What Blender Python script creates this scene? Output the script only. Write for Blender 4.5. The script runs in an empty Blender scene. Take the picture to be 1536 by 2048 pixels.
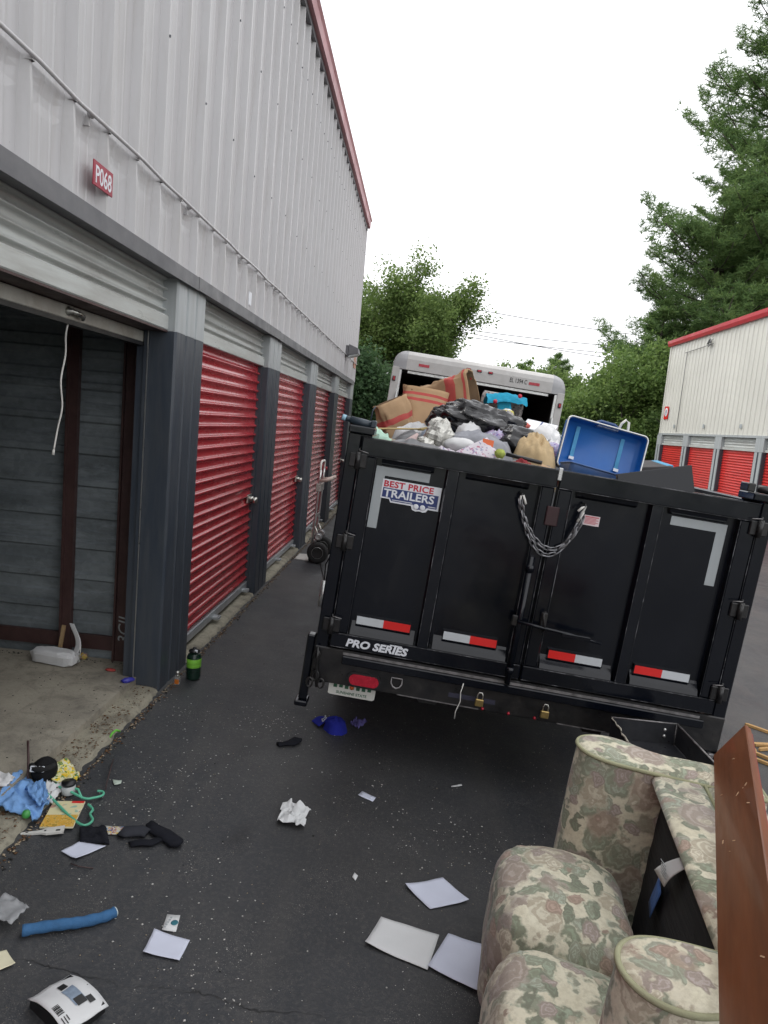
import bpy, math, random
import numpy as np
from mathutils import Vector, Matrix, Euler, noise as mnoise

R = math.radians
scene = bpy.context.scene
C = scene.collection

# ------------------------------------------------------------------ camera
cam_d = bpy.data.cameras.new('camera')
cam = bpy.data.objects.new('camera', cam_d); C.objects.link(cam)
scene.camera = cam
cam_d.sensor_fit = 'VERTICAL'; cam_d.sensor_height = 36.0
cam_d.lens = 1400.0 / 2048.0 * 36.0
cam_d.clip_start = 0.05; cam_d.clip_end = 2000
EYE = 1.78
PITCH, YAW, ROLL = R(7.243), R(2.365), math.atan(.09)
fwd = Vector((-math.sin(YAW)*math.cos(PITCH), math.cos(YAW)*math.cos(PITCH), -math.sin(PITCH)))
rt0 = Vector((math.cos(YAW), math.sin(YAW), 0)); up0 = rt0.cross(fwd)
rt = rt0*math.cos(ROLL) + up0*math.sin(ROLL)
up = up0*math.cos(ROLL) - rt0*math.sin(ROLL)
m3 = Matrix((rt, up, -fwd)).transposed()
cam.matrix_world = Matrix.Translation((0, 0, EYE)) @ m3.to_4x4()
scene.render.resolution_x = 768; scene.render.resolution_y = 1024

# ------------------------------------------------------------------ sky, sun, exposure
SUN_EL, SUN_AZ = R(58), R(-62)          # azimuth from +Y towards +X
world = bpy.data.worlds.new('World'); scene.world = world
world.use_nodes = True
wn = world.node_tree.nodes; wl = world.node_tree.links
for n in list(wn): wn.remove(n)
wout = wn.new('ShaderNodeOutputWorld'); wbg = wn.new('ShaderNodeBackground')
sky = wn.new('ShaderNodeTexSky'); sky.sky_type = 'NISHITA'; sky.sun_disc = False
sky.sun_elevation = SUN_EL; sky.sun_rotation = SUN_AZ
sky.air_density = 1.0; sky.dust_density = 3.0; sky.ozone_density = 1.0
wtc = wn.new('ShaderNodeTexCoord'); wmp = wn.new('ShaderNodeMapping')
wmp.inputs['Scale'].default_value = (1.6, 1.6, 4.5)
wno = wn.new('ShaderNodeTexNoise'); wno.inputs['Scale'].default_value = 1.7
wno.inputs['Detail'].default_value = 5; wno.inputs['Roughness'].default_value = .55
wra = wn.new('ShaderNodeValToRGB')
wra.color_ramp.elements[0].position = .31; wra.color_ramp.elements[0].color = (.62, .62, .62, 1)
wra.color_ramp.elements[1].position = .43; wra.color_ramp.elements[1].color = (1, 1, 1, 1)
wmix = wn.new('ShaderNodeMixRGB'); wmix.inputs['Color2'].default_value = (10.6, 10.7, 11.0, 1)
wl.new(wtc.outputs['Generated'], wmp.inputs['Vector']); wl.new(wmp.outputs['Vector'], wno.inputs['Vector'])
wl.new(wno.outputs['Fac'], wra.inputs['Fac']); wl.new(wra.outputs['Color'], wmix.inputs['Fac'])
wl.new(sky.outputs['Color'], wmix.inputs['Color1']); wl.new(wmix.outputs['Color'], wbg.inputs['Color'])
wbg.inputs['Strength'].default_value = .1
wl.new(wbg.outputs['Background'], wout.inputs['Surface'])
sun_d = bpy.data.lights.new('sun', 'SUN'); sun_d.energy = 1.1; sun_d.angle = R(24); sun_d.color = (1, .96, .9)
sun = bpy.data.objects.new('sun', sun_d); C.objects.link(sun)
sd = Vector((math.sin(SUN_AZ)*math.cos(SUN_EL), math.cos(SUN_AZ)*math.cos(SUN_EL), math.sin(SUN_EL)))
sun.rotation_euler = sd.to_track_quat('Z', 'Y').to_euler(); sun.location = (0, 0, 30)
vs = scene.view_settings
vs.view_transform = 'Standard'; vs.look = 'None'; vs.gamma = 1; vs.use_curve_mapping = False
vs.exposure = .62

# ------------------------------------------------------------------ materials
def newmat(name):
    m = bpy.data.materials.new(name); m.use_nodes = True
    nt = m.node_tree; b = nt.nodes['Principled BSDF']
    return m, nt, b, nt.nodes, nt.links
def nd(nt, typ, **kw):
    n = nt.nodes.new(typ)
    for k, v in kw.items():
        if k in n.inputs: n.inputs[k].default_value = v
        else: setattr(n, k, v)
    return n
def lk(nt, a, b): nt.links.new(a, b)
def ramp(nt, fac, stops):
    r = nt.nodes.new('ShaderNodeValToRGB'); el = r.color_ramp.elements
    while len(el) < len(stops): el.new(.5)
    for e, (p, c) in zip(el, stops):
        e.position = p; e.color = (c if len(c) == 4 else (*c, 1)) if hasattr(c, '__len__') else (c, c, c, 1)
    nt.links.new(fac, r.inputs['Fac']); return r.outputs['Color']
def mixc(nt, fac, a, b, mode='MIX'):
    m = nt.nodes.new('ShaderNodeMixRGB'); m.blend_type = mode
    for s, v in (('Fac', fac), ('Color1', a), ('Color2', b)):
        if isinstance(v, (int, float)): m.inputs[s].default_value = v
        elif isinstance(v, (tuple, list)): m.inputs[s].default_value = (*v[:3], 1)
        else: nt.links.new(v, m.inputs[s])
    return m.outputs['Color']
def coords(nt, scale=(1, 1, 1), space='Object', rot=(0, 0, 0)):
    t = nt.nodes.new('ShaderNodeTexCoord'); mp = nt.nodes.new('ShaderNodeMapping')
    mp.inputs['Scale'].default_value = scale; mp.inputs['Rotation'].default_value = rot
    nt.links.new(t.outputs[space], mp.inputs['Vector']); return mp.outputs['Vector']
def noise(nt, vec, scale, detail=4, rough=.6, dist=0):
    n = nt.nodes.new('ShaderNodeTexNoise'); n.inputs['Scale'].default_value = scale
    n.inputs['Detail'].default_value = detail; n.inputs['Roughness'].default_value = rough
    n.inputs['Distortion'].default_value = dist
    nt.links.new(vec, n.inputs['Vector']); return n.outputs['Fac']
def bump(nt, b, h, strength=.3, dist=.01):
    n = nt.nodes.new('ShaderNodeBump'); n.inputs['Strength'].default_value = strength; n.inputs['Distance'].default_value = dist
    nt.links.new(h, n.inputs['Height']); nt.links.new(n.outputs['Normal'], b.inputs['Normal'])
def dk(c, f): return tuple(min(1, max(0, x*f)) for x in c)

def mat(name, col, rough=.6, metal=0., var=.18, vscale=5., bmp=0., bscale=60., spec=.5, stretch=(1, 1, 1), rvar=.1, coat=0., dirt=None, dirt_amt=.0, dirt_scale=3., bdist=.004):
    m, nt, b, N, L = newmat(name)
    v = coords(nt, stretch)
    f = noise(nt, v, vscale, 6, .62)
    c = ramp(nt, f, [(.3, dk(col, 1-var)), (.7, dk(col, 1+var))])
    if dirt is not None:
        f2 = noise(nt, v, dirt_scale, 8, .7, .4)
        k = ramp(nt, f2, [(.5-.1, 0.), (.75, dirt_amt)])
        c = mixc(nt, k, c, dirt)
    lk(nt, c, b.inputs['Base Color'])
    rr = ramp(nt, noise(nt, v, vscale*2.3, 5), [(.3, max(0, rough-rvar)), (.7, min(1, rough+rvar))])
    lk(nt, rr, b.inputs['Roughness'])
    b.inputs['Metallic'].default_value = metal
    b.inputs['Specular IOR Level'].default_value = spec
    b.inputs['Coat Weight'].default_value = coat
    if bmp: bump(nt, b, noise(nt, v, bscale, 5), bmp, bdist)
    return m

MT = {}
def asphalt_mat():
    m, nt, b, N, L = newmat('asphalt')
    v = coords(nt)
    big = noise(nt, v, .55, 4, .55, .3); mid = noise(nt, v, 3.1, 6, .65, .2); fine = noise(nt, v, 160, 3, .7); agg = noise(nt, v, 60, 4, .8)
    c = ramp(nt, mid, [(.25, (.020, .023, .028)), (.75, (.037, .040, .046))])
    wear = ramp(nt, big, [(.40, 0.), (.66, .7)])
    c = mixc(nt, wear, c, (.066, .064, .062))
    grit = ramp(nt, agg, [(.48, 0.), (.72, .65)])
    c = mixc(nt, grit, c, (.10, .095, .088))
    spk = nd(nt, 'ShaderNodeTexVoronoi', Scale=150.); lk(nt, v, spk.inputs['Vector'])
    sk = ramp(nt, spk.outputs['Distance'], [(.16, 1.), (.24, 0.)])
    gate = ramp(nt, noise(nt, v, 5, 5, .7), [(.46, 0.), (.66, .8)])
    sg = mixc(nt, 1., sk, gate, 'MULTIPLY')
    c = mixc(nt, sg, c, (.30, .28, .25))
    oil = ramp(nt, noise(nt, v, 1.1, 5, .6, .8), [(.60, 0.), (.72, .55)]); c = mixc(nt, oil, c, (.014, .014, .016))
    trk = ramp(nt, noise(nt, coords(nt, (2.6, .22, 1), rot=(0, 0, .05)), 1.6, 5, .65), [(.52, 0.), (.70, .4)]); c = mixc(nt, trk, c, (.082, .078, .073))
    # the sealed joint line that runs across the lane
    sep = nt.nodes.new('ShaderNodeSeparateXYZ'); lk(nt, v, sep.inputs['Vector'])
    wob = nd(nt, 'ShaderNodeMath', operation='MULTIPLY_ADD'); lk(nt, noise(nt, v, 3.0, 5), wob.inputs[0]); wob.inputs[1].default_value = .22; lk(nt, sep.outputs['Y'], wob.inputs[2])
    d = nd(nt, 'ShaderNodeMath', operation='SUBTRACT'); lk(nt, wob.outputs[0], d.inputs[0]); d.inputs[1].default_value = 2.09
    a = nd(nt, 'ShaderNodeMath', operation='ABSOLUTE'); lk(nt, d.outputs[0], a.inputs[0])
    crack = ramp(nt, a.outputs[0], [(.0, 1.), (.006, 0.)]); crack = mixc(nt, 1., crack, ramp(nt, noise(nt, v, 4.3, 4), [(.42, .15), (.6, 1.)]), 'MULTIPLY')
    c = mixc(nt, crack, c, (.008, .008, .008))
    lk(nt, c, b.inputs['Base Color'])
    r = ramp(nt, mid, [(.3, .40), (.7, .60)]); lk(nt, r, b.inputs['Roughness'])
    b.inputs['Specular IOR Level'].default_value = .45
    h = mixc(nt, .5, fine, agg); h = mixc(nt, crack, h, (0, 0, 0)); bump(nt, b, h, .55, .006)
    return m
MT['asphalt'] = asphalt_mat()

def concrete_mat(name, base, dark, sc=2.2):
    m, nt, b, N, L = newmat(name)
    v = coords(nt)
    c = ramp(nt, noise(nt, v, sc, 7, .68, .5), [(.28, dark), (.5, base), (.75, dk(base, 1.2))])
    st = ramp(nt, noise(nt, v, sc*3.7, 7, .75, .8), [(.50, 0.), (.72, .7)])
    c = mixc(nt, st, c, dk(dark, .55))
    sp = ramp(nt, noise(nt, v, 70, 3, .8), [(.62, 0.), (.74, .6)])
    c = mixc(nt, sp, c, (.04, .035, .03))
    lk(nt, c, b.inputs['Base Color']); b.inputs['Roughness'].default_value = .88
    bump(nt, b, noise(nt, v, 55, 6, .75), .5, .006)
    return m
MT['slab'] = concrete_mat('slab_concrete', (.33, .30, .24), (.17, .155, .13))
MT['kerb'] = concrete_mat('kerb_concrete', (.28, .26, .20), (.13, .115, .09), 5)

def wall_mat(name, col, dirtcol, amt):
    m, nt, b, N, L = newmat(name)
    v = coords(nt, (1, 1, 1)); vz = coords(nt, (1, 7, .35))
    c = ramp(nt, noise(nt, v, .9, 5, .6), [(.3, dk(col, .94)), (.7, dk(col, 1.04))])
    st = ramp(nt, noise(nt, vz, 2.3, 7, .7, .3), [(.48, 0.), (.8, amt)])
    c = mixc(nt, st, c, dirtcol)
    sc = ramp(nt, noise(nt, v, 38, 3, .8), [(.70, 0.), (.76, .5)])
    c = mixc(nt, sc, c, dk(dirtcol, .6))
    lk(nt, c, b.inputs['Base Color']); b.inputs['Roughness'].default_value = .30
    bump(nt, b, noise(nt, v, 2.6, 3), .14, .02)
    return m
MT['white_wall'] = wall_mat('white_ribbed_metal', (.545, .535, .54), (.36, .33, .30), .5)
MT['cream_wall'] = wall_mat('cream_ribbed_metal', (.66, .65, .59), (.45, .43, .38), .35)
MT['pillar_dark'] = mat('pillar_dark_paint', (.038, .048, .064), .40, var=.12, vscale=2, stretch=(4, 4, .5), dirt=(.12, .12, .115), dirt_amt=.35, dirt_scale=5, bmp=.06, bscale=6, bdist=.02)
MT['pillar_light'] = mat('pillar_light_paint', (.40, .425, .435), .36, var=.08, vscale=2, stretch=(5, 5, .4), dirt=(.2, .19, .17), dirt_amt=.4)
MT['fascia'] = mat('fascia_grey_paint', (.105, .105, .115), .45, var=.12, vscale=3, dirt=(.3, .29, .28), dirt_amt=.3)
MT['silver'] = mat('silver_door_paint', (.50, .52, .50), .34, var=.08, vscale=1.5, stretch=(1, .5, 4), dirt=(.2, .17, .14), dirt_amt=.5, dirt_scale=4)
MT['white_bar'] = mat('painted_bottom_bar', (.46, .45, .40), .42, var=.1, vscale=6, dirt=(.2, .12, .08), dirt_amt=.55, dirt_scale=7)
MT['galv_bar'] = mat('galvanised_bar', (.5, .53, .55), .38, .6, var=.12, vscale=9)
def red_door(name, col, pale, rough):
    m, nt, b, N, L = newmat(name)
    v = coords(nt, (1, .6, 3))
    c = ramp(nt, noise(nt, v, 1.7, 5, .65), [(.3, dk(col, .85)), (.7, dk(col, 1.12))])
    f = ramp(nt, noise(nt, coords(nt, (1, 1.3, 9)), 1.1, 5, .7), [(.45, 0.), (.8, .38)])
    c = mixc(nt, f, c, pale)
    lk(nt, c, b.inputs['Base Color'])
    lk(nt, ramp(nt, noise(nt, v, 4, 4), [(.3, rough-.07), (.7, rough+.1)]), b.inputs['Roughness'])
    b.inputs['Coat Weight'].default_value = .25; b.inputs['Coat Roughness'].default_value = .18
    return m
MT['red_door'] = red_door('red_curtain_paint', (.40, .019, .030), (.55, .15, .15), .25)
MT['red_door_far'] = red_door('red_curtain_paint_bright', (.52, .022, .018), (.58, .06, .045), .4)
MT['red_trim'] = mat('red_roof_trim', (.50, .035, .05), .4, var=.1, vscale=1)
MT['pink_trim'] = mat('faded_roof_trim', (.46, .20, .215), .45, var=.12, vscale=1.2, dirt=(.3, .22, .22), dirt_amt=.4)
def galv():
    m, nt, b, N, L = newmat('galvanised_partition')
    v = coords(nt, (1, 1, 2.5))
    c = ramp(nt, noise(nt, v, 1.6, 6, .65, .4), [(.3, (.135, .155, .168)), (.7, (.255, .285, .30))])
    vo = nd(nt, 'ShaderNodeTexVoronoi', Scale=34.); lk(nt, coords(nt), vo.inputs['Vector'])
    bw = nt.nodes.new('ShaderNodeRGBToBW'); lk(nt, vo.outputs['Color'], bw.inputs['Color']); c = mixc(nt, .12, c, bw.outputs['Val'], 'OVERLAY')
    st = ramp(nt, noise(nt, coords(nt, (.8, 1, 5)), 2.2, 8, .75, .6), [(.50, 0.), (.75, .6)])
    c = mixc(nt, st, c, (.40, .45, .48))
    d2 = ramp(nt, noise(nt, v, 4.5, 8, .75), [(.55, 0.), (.75, .6)])
    c = mixc(nt, d2, c, (.08, .075, .065))
    lk(nt, c, b.inputs['Base Color']); b.inputs['Metallic'].default_value = .2; b.inputs['Roughness'].default_value = .5
    bump(nt, b, noise(nt, v, 6, 4), .12, .02)
    return m
MT['galv'] = galv()
MT['brown_steel'] = mat('brown_primer_steel', (.055, .027, .026), .5, var=.25, vscale=6, dirt=(.12, .07, .06), dirt_amt=.4, dirt_scale=9)
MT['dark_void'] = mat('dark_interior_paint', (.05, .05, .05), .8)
MT['rope'] = mat('white_rope', (.62, .60, .56), .8, bmp=.5, bscale=300)
MT['chain_steel'] = mat('dull_chain_steel', (.24, .24, .25), .38, .85, var=.3, vscale=30)
MT['chrome'] = mat('worn_zinc', (.55, .54, .50), .32, .9, var=.15, vscale=20)
MT['black_plastic'] = mat('black_plastic', (.012, .012, .013), .4)
def trailer_paint():
    m, nt, b, N, L = newmat('trailer_black_paint')
    v = coords(nt)
    c = ramp(nt, noise(nt, v, 1.4, 5, .6), [(.3, (.0022, .0032, .0062)), (.7, (.0045, .0058, .0100))])
    dust = ramp(nt, noise(nt, coords(nt, (1, 1, .6)), 2.2, 8, .7, .6), [(.52, 0.), (.85, .16)])
    c = mixc(nt, dust, c, (.10, .095, .085))
    scr = ramp(nt, noise(nt, coords(nt, (14, 14, 2.5), rot=(.1, .5, .2)), 5, 6, .8), [(.70, 0.), (.75, .5)])
    c = mixc(nt, scr, c, (.16, .15, .15))
    lk(nt, c, b.inputs['Base Color'])
    lk(nt, ramp(nt, noise(nt, v, 2.6, 6, .7), [(.3, .10), (.72, .26)]), b.inputs['Roughness'])
    b.inputs['Specular IOR Level'].default_value = .42
    bump(nt, b, noise(nt, v, 3.2, 3), .10, .02)
    return m
MT['tr'] = trailer_paint()
MT['tr_worn'] = mat('trailer_worn_black', (.007, .007, .008), .36, var=.4, vscale=9, dirt=(.10, .09, .08), dirt_amt=.25, dirt_scale=8, bmp=.2, bscale=30)
def edge_wear():
    m, nt, b, N, L = newmat('chipped_edge_paint'); v = coords(nt, (1, 1, 1))
    f = ramp(nt, noise(nt, v, 7, 7, .75), [(.50, 0.), (.60, 1.)])
    lk(nt, mixc(nt, f, (.006, .007, .010), (.17, .17, .18)), b.inputs['Base Color']); b.inputs['Roughness'].default_value = .4
    return m
MT['edge_wear'] = edge_wear()
MT['worn_edge'] = mat('scraped_steel_edge', (.22, .21, .21), .45, .5, var=.5, vscale=25)
MT['refl_white'] = mat('reflective_white_tape', (.52, .55, .57), .45, var=.05, vscale=12)
MT['refl_grey'] = mat('reflective_grey_tape', (.36, .39, .40), .5, var=.08, vscale=4)
MT['refl_red'] = mat('reflective_red_tape', (.66, .018, .016), .4, var=.05)
MT['lens_red'] = mat('red_lamp_lens', (.40, .012, .03), .22, var=.2, vscale=60)
MT['vinyl_white'] = mat('white_vinyl', (.74, .76, .80), .35, var=.03)
MT['vinyl_navy'] = mat('navy_vinyl', (.022, .04, .16), .35, var=.05)
MT['vinyl_red'] = mat('red_vinyl', (.52, .02, .05), .35, var=.05)
MT['sticker_pink'] = mat('pale_warning_sticker', (.66, .55, .56), .5, var=.04)
MT['print_red'] = mat('red_print', (.50, .12, .14), .5, var=.05)
MT['plate'] = mat('white_plate', (.62, .62, .57), .4, var=.06)
MT['print_black'] = mat('black_print', (.02, .02, .02), .5)
MT['print_green'] = mat('green_print', (.02, .10, .05), .5)
MT['orange'] = mat('orange_print', (.70, .13, .03), .5)
MT['brass'] = mat('brass', (.36, .26, .10), .4, .8)
MT['rubber'] = mat('tyre_rubber', (.018, .018, .018), .75, bmp=.3, bscale=80)
MT['truck_white'] = mat('truck_fibreglass', (.50, .49, .475), .35, var=.06, vscale=3, dirt=(.3, .28, .25), dirt_amt=.4, dirt_scale=5)
MT['truck_cap'] = mat('truck_corner_casting', (.36, .36, .37), .42, .3, var=.12, vscale=6)
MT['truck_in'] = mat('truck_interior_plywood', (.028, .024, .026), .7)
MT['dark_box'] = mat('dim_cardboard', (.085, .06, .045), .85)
MT['alu'] = mat('aluminium', (.56, .56, .55), .34, .85, var=.12, vscale=12)
MT['white_paint'] = mat('white_paint', (.62, .61, .57), .5, var=.08, vscale=8)
MT['handle_tan'] = mat('handle_grip', (.58, .48, .42), .6)
def paper(name, col, var=.04): return mat(name, col, .85, var=var, vscale=6, bmp=.12, bscale=14, bdist=.01)
MT['paper_blue'] = paper('cool_white_paper', (.60, .63, .74))
MT['paper_white'] = paper('white_paper', (.66, .67, .67))
MT['paper_cream'] = paper('cream_paper', (.68, .64, .46))
MT['board_tray'] = mat('black_sheet_metal', (.013, .014, .018), .35, var=.3, vscale=7, dirt=(.1, .1, .1), dirt_amt=.4)

# ------------------------------------------------------------------ mesh helpers
class B:
    def __init__(s): s.v = []; s.f = []; s.mi = []; s.cur = 0; s.sm = []; s.smooth = False
    def add(s, vs, fs):
        o = len(s.v); s.v += [tuple(x) for x in vs]
        for f in fs: s.f.append(tuple(i+o for i in f)); s.mi.append(s.cur); s.sm.append(s.smooth)
        return s
    def box(s, x0, x1, y0, y1, z0, z1):
        vs = [(x, y, z) for z in (z0, z1) for y in (y0, y1) for x in (x0, x1)]
        return s.add(vs, [(0, 2, 3, 1), (4, 5, 7, 6), (0, 1, 5, 4), (2, 6, 7, 3), (0, 4, 6, 2), (1, 3, 7, 5)])
    def obox(s, c, size, rot=None):
        rot = rot if rot is not None else Matrix.Identity(3)
        h = [x/2 for x in size]; c = Vector(c)
        vs = [c + rot @ Vector((x*h[0], y*h[1], z*h[2])) for z in (-1, 1) for y in (-1, 1) for x in (-1, 1)]
        return s.add(vs, [(0, 2, 3, 1), (4, 5, 7, 6), (0, 1, 5, 4), (2, 6, 7, 3), (0, 4, 6, 2), (1, 3, 7, 5)])
    def bbox(s, x0, x1, y0, y1, z0, z1, b=.004):
        """box with chamfered edges"""
        vs = []; X = (x0, x1); Y = (y0, y1); Z = (z0, z1); idx = {}
        for i in (0, 1):
            for j in (0, 1):
                for k in (0, 1):
                    sx, sy, sz = (1 if i == 0 else -1), (1 if j == 0 else -1), (1 if k == 0 else -1)
                    for a in range(3):
                        p = [X[i], Y[j], Z[k]]
                        for q, sg in enumerate((sx, sy, sz)):
                            if q != a: p[q] += sg*b
                        idx[i, j, k, a] = len(vs); vs.append(p)
        # vertex (i,j,k,a) is inset on the two axes other than a, so it lies on the face normal to a
        fs = []
        I = lambda i, j, k, a: idx[i, j, k, a]
        for i in (0, 1): fs.append((I(i, 0, 0, 0), I(i, 1, 0, 0), I(i, 1, 1, 0), I(i, 0, 1, 0)))
        for j in (0, 1): fs.append((I(0, j, 0, 1), I(1, j, 0, 1), I(1, j, 1, 1), I(0, j, 1, 1)))
        for k in (0, 1): fs.append((I(0, 0, k, 2), I(1, 0, k, 2), I(1, 1, k, 2), I(0, 1, k, 2)))
        for j in (0, 1):
            for k in (0, 1): fs.append((I(0, j, k, 1), I(1, j, k, 1), I(1, j, k, 2), I(0, j, k, 2)))
        for i in (0, 1):
            for k in (0, 1): fs.append((I(i, 0, k, 0), I(i, 1, k, 0), I(i, 1, k, 2), I(i, 0, k, 2)))
        for i in (0, 1):
            for j in (0, 1): fs.append((I(i, j, 0, 0), I(i, j, 1, 0), I(i, j, 1, 1), I(i, j, 0, 1)))
        for i in (0, 1):
            for j in (0, 1):
                for k in (0, 1): fs.append((I(i, j, k, 0), I(i, j, k, 1), I(i, j, k, 2)))
        return s.add(vs, fs)
    def tube(s, pts, r, n=8, closed=False, caps=True):
        pts = [Vector(p) for p in pts]; m = len(pts); rs = r if hasattr(r, '__len__') else [r]*m
        vs = []; prev = None
        for i, p in enumerate(pts):
            a = pts[(i-1) % m] if (closed or i > 0) else p; c = pts[(i+1) % m] if (closed or i < m-1) else p
            t = (c-a).normalized() if (c-a).length > 1e-9 else Vector((0, 0, 1))
            if prev is None:
                q = Vector((0, 0, 1)) if abs(t.z) < .9 else Vector((1, 0, 0)); u = (q - t*q.dot(t)).normalized()
            else:
                u = prev - t*prev.dot(t); u = u.normalized() if u.length > 1e-6 else t.orthogonal().normalized()
            prev = u; w = t.cross(u)
            for k in range(n):
                an = 2*math.pi*k/n; vs.append(p + (u*math.cos(an)+w*math.sin(an))*rs[i])
        fs = []
        for i in range(m if closed else m-1):
            for k in range(n):
                a = i*n+k; b_ = i*n+(k+1) % n; j = ((i+1) % m)*n
                fs.append((a, b_, j+(k+1) % n, j+k))
        if caps and not closed: fs += [tuple(range(n-1, -1, -1)), tuple(range((m-1)*n, m*n))]
        old = s.smooth; s.smooth = True; s.add(vs, fs); s.smooth = old; return s
    def cyl(s, a, b, r, n=16): return s.tube([a, b], r, n)
    def lathe(s, prof, n=24, c=(0, 0, 0), M=None):
        vs = []; c = Vector(c)
        for (r, z) in prof:
            for k in range(n):
                p = Vector((r*math.cos(2*math.pi*k/n), r*math.sin(2*math.pi*k/n), z))
                vs.append(c + (M @ p if M is not None else p))
        fs = [(i*n+k, i*n+(k+1) % n, (i+1)*n+(k+1) % n, (i+1)*n+k) for i in range(len(prof)-1) for k in range(n)]
        if prof[0][0] > 1e-6: fs.append(tuple(range(n-1, -1, -1)))
        if prof[-1][0] > 1e-6: fs.append(tuple(range((len(prof)-1)*n, len(prof)*n)))
        old = s.smooth; s.smooth = True; s.add(vs, fs); s.smooth = old; return s
    def prism(s, poly, a, b, ax='z', cap=True):
        """poly in the two other axes (x,y)/(x,z)/(y,z), extruded from a to b along ax"""
        n = len(poly)
        def P(u, v, w): return {'z': (u, v, w), 'y': (u, w, v), 'x': (w, u, v)}[ax]
        vs = [P(u, v, a) for u, v in poly] + [P(u, v, b) for u, v in poly]
        fs = [(i, (i+1) % n, n+(i+1) % n, n+i) for i in range(n)]
        if cap: fs += [tuple(range(n-1, -1, -1)), tuple(range(n, 2*n))]
        return s.add(vs, fs)
    def grid(s, fn, nu, nv, cu=False):
        vs = [fn(i/(nu if cu else nu-1), j/(nv-1)) for j in range(nv) for i in range(nu)]
        fs = []
        for j in range(nv-1):
            for i in range(nu if cu else nu-1):
                a = j*nu+i; b_ = j*nu+(i+1) % nu
                fs.append((a, b_, b_+nu, a+nu))
        old = s.smooth; s.smooth = True; s.add(vs, fs); s.smooth = old; return s
    def mesh(s, name, mats):
        me = bpy.data.meshes.new(name); me.from_pydata(s.v, [], s.f)
        for m in (mats if isinstance(mats, (list, tuple)) else [mats]): me.materials.append(m)
        me.polygons.foreach_set('material_index', s.mi); me.polygons.foreach_set('use_smooth', s.sm)
        me.update()
        import bmesh
        bm = bmesh.new(); bm.from_mesh(me); bmesh.ops.recalc_face_normals(bm, faces=bm.faces); bm.to_mesh(me); bm.free()
        return me
    def obj(s, name, mats, parent=None, loc=None, rot=None): return link(name, s.mesh(name, mats), parent, loc, rot)
def link(name, me, parent=None, loc=None, rot=None):
    o = bpy.data.objects.new(name, me); C.objects.link(o)
    if parent is not None: o.parent = parent
    if loc is not None: o.location = loc
    if rot is not None: o.rotation_euler = rot
    return o
def thing(name, label, cat, loc=(0, 0, 0), rot=(0, 0, 0), group=None):
    o = bpy.data.objects.new(name, None); C.objects.link(o); o.location = loc; o.rotation_euler = rot
    o.empty_display_size = .1
    return tag(o, label, cat, group)
def tag(o, label, cat, group=None):
    o['label'] = label; o['category'] = cat
    if group: o['group'] = group
    return o
def struct(o): o['kind'] = 'structure'; return o
def stuff(o): o['kind'] = 'stuff'; return o
def text(name, s, size, m, parent, loc, rot, depth=.0008, shear=0, bold=0, align='LEFT', sx=1., space=1.):
    cu = bpy.data.curves.new(name, 'FONT'); cu.body = s; cu.size = size; cu.extrude = depth; cu.shear = shear; cu.offset = bold
    cu.align_x = align; cu.space_character = space; cu.resolution_u = 3
    t = bpy.data.objects.new('tmp_text', cu); C.objects.link(t)
    me = bpy.data.meshes.new_from_object(t.evaluated_get(bpy.context.evaluated_depsgraph_get()))
    bpy.data.objects.remove(t); bpy.data.curves.remove(cu)
    me.name = name; me.materials.clear(); me.materials.append(m)
    if sx != 1: me.transform(Matrix.Diagonal((sx, 1, 1, 1)))
    o = bpy.data.objects.new(name, me); C.objects.link(o); o.location = loc; o.rotation_euler = rot
    if parent is not None: o.parent = parent
    return o
def fast(name, verts, faces, m, parent=None, smooth=False):
    """big meshes: verts (n,3), faces (k,3|4) numpy"""
    me = bpy.data.meshes.new(name); n, k = len(verts), faces.shape[1]
    me.vertices.add(n); me.vertices.foreach_set('co', np.asarray(verts, np.float32).ravel())
    me.loops.add(faces.size); me.loops.foreach_set('vertex_index', faces.astype(np.int32).ravel())
    me.polygons.add(len(faces)); me.polygons.foreach_set('loop_start', np.arange(0, faces.size, k, dtype=np.int32))
    me.update(calc_edges=True); me.validate()
    for x in (m if isinstance(m, list) else [m]): me.materials.append(x)
    return link(name, me, parent)
GP = [(-60, 0), (-1.45, 0), (1.9, -.265), (3.2, -.33), (6, -.33), (9.4, -.30), (60, -.3)]
def g(x): return float(np.interp(x, [p[0] for p in GP], [p[1] for p in GP]))
def fbm(x, y, z, o=4): return mnoise.fractal(Vector((x, y, z)), 1.0, 2.0, o)
def spl(pts, k=6):
    V = [Vector(p) for p in pts]; out = []
    for i in range(len(V)-1):
        a, b_, c, d = V[max(0, i-1)], V[i], V[i+1], V[min(len(V)-1, i+2)]
        for q in range(k):
            f = q/k; out.append(.5*((2*b_)+(c-a)*f+(2*a-5*b_+4*c-d)*f*f+(3*b_-a-3*c+d)*f**3))
    return out+[V[-1]]
SL = -math.atan(.0791)     # cross fall of the lane
TILT = R(4.4)
# ------------------------------------------------------------------ ground
WC = {}
def wroot(o):
    """children of this root are given in world coordinates"""
    WC[o.name] = Matrix.LocRotScale(o.location, o.rotation_euler, None).inverted(); return o
_link = link
def link(name, me, parent=None, loc=None, rot=None):
    o = _link(name, me, parent, loc, rot)
    if parent is not None and parent.name in WC: o.matrix_parent_inverse = WC[parent.name]
    return o
B.obj = lambda s, name, mats, parent=None, loc=None, rot=None: link(name, s.mesh(name, mats), parent, loc, rot)
_text = text
def text(*a, **k):
    o = _text(*a, **k)
    if o.parent is not None and o.parent.name in WC: o.matrix_parent_inverse = WC[o.parent.name]
    return o

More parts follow.
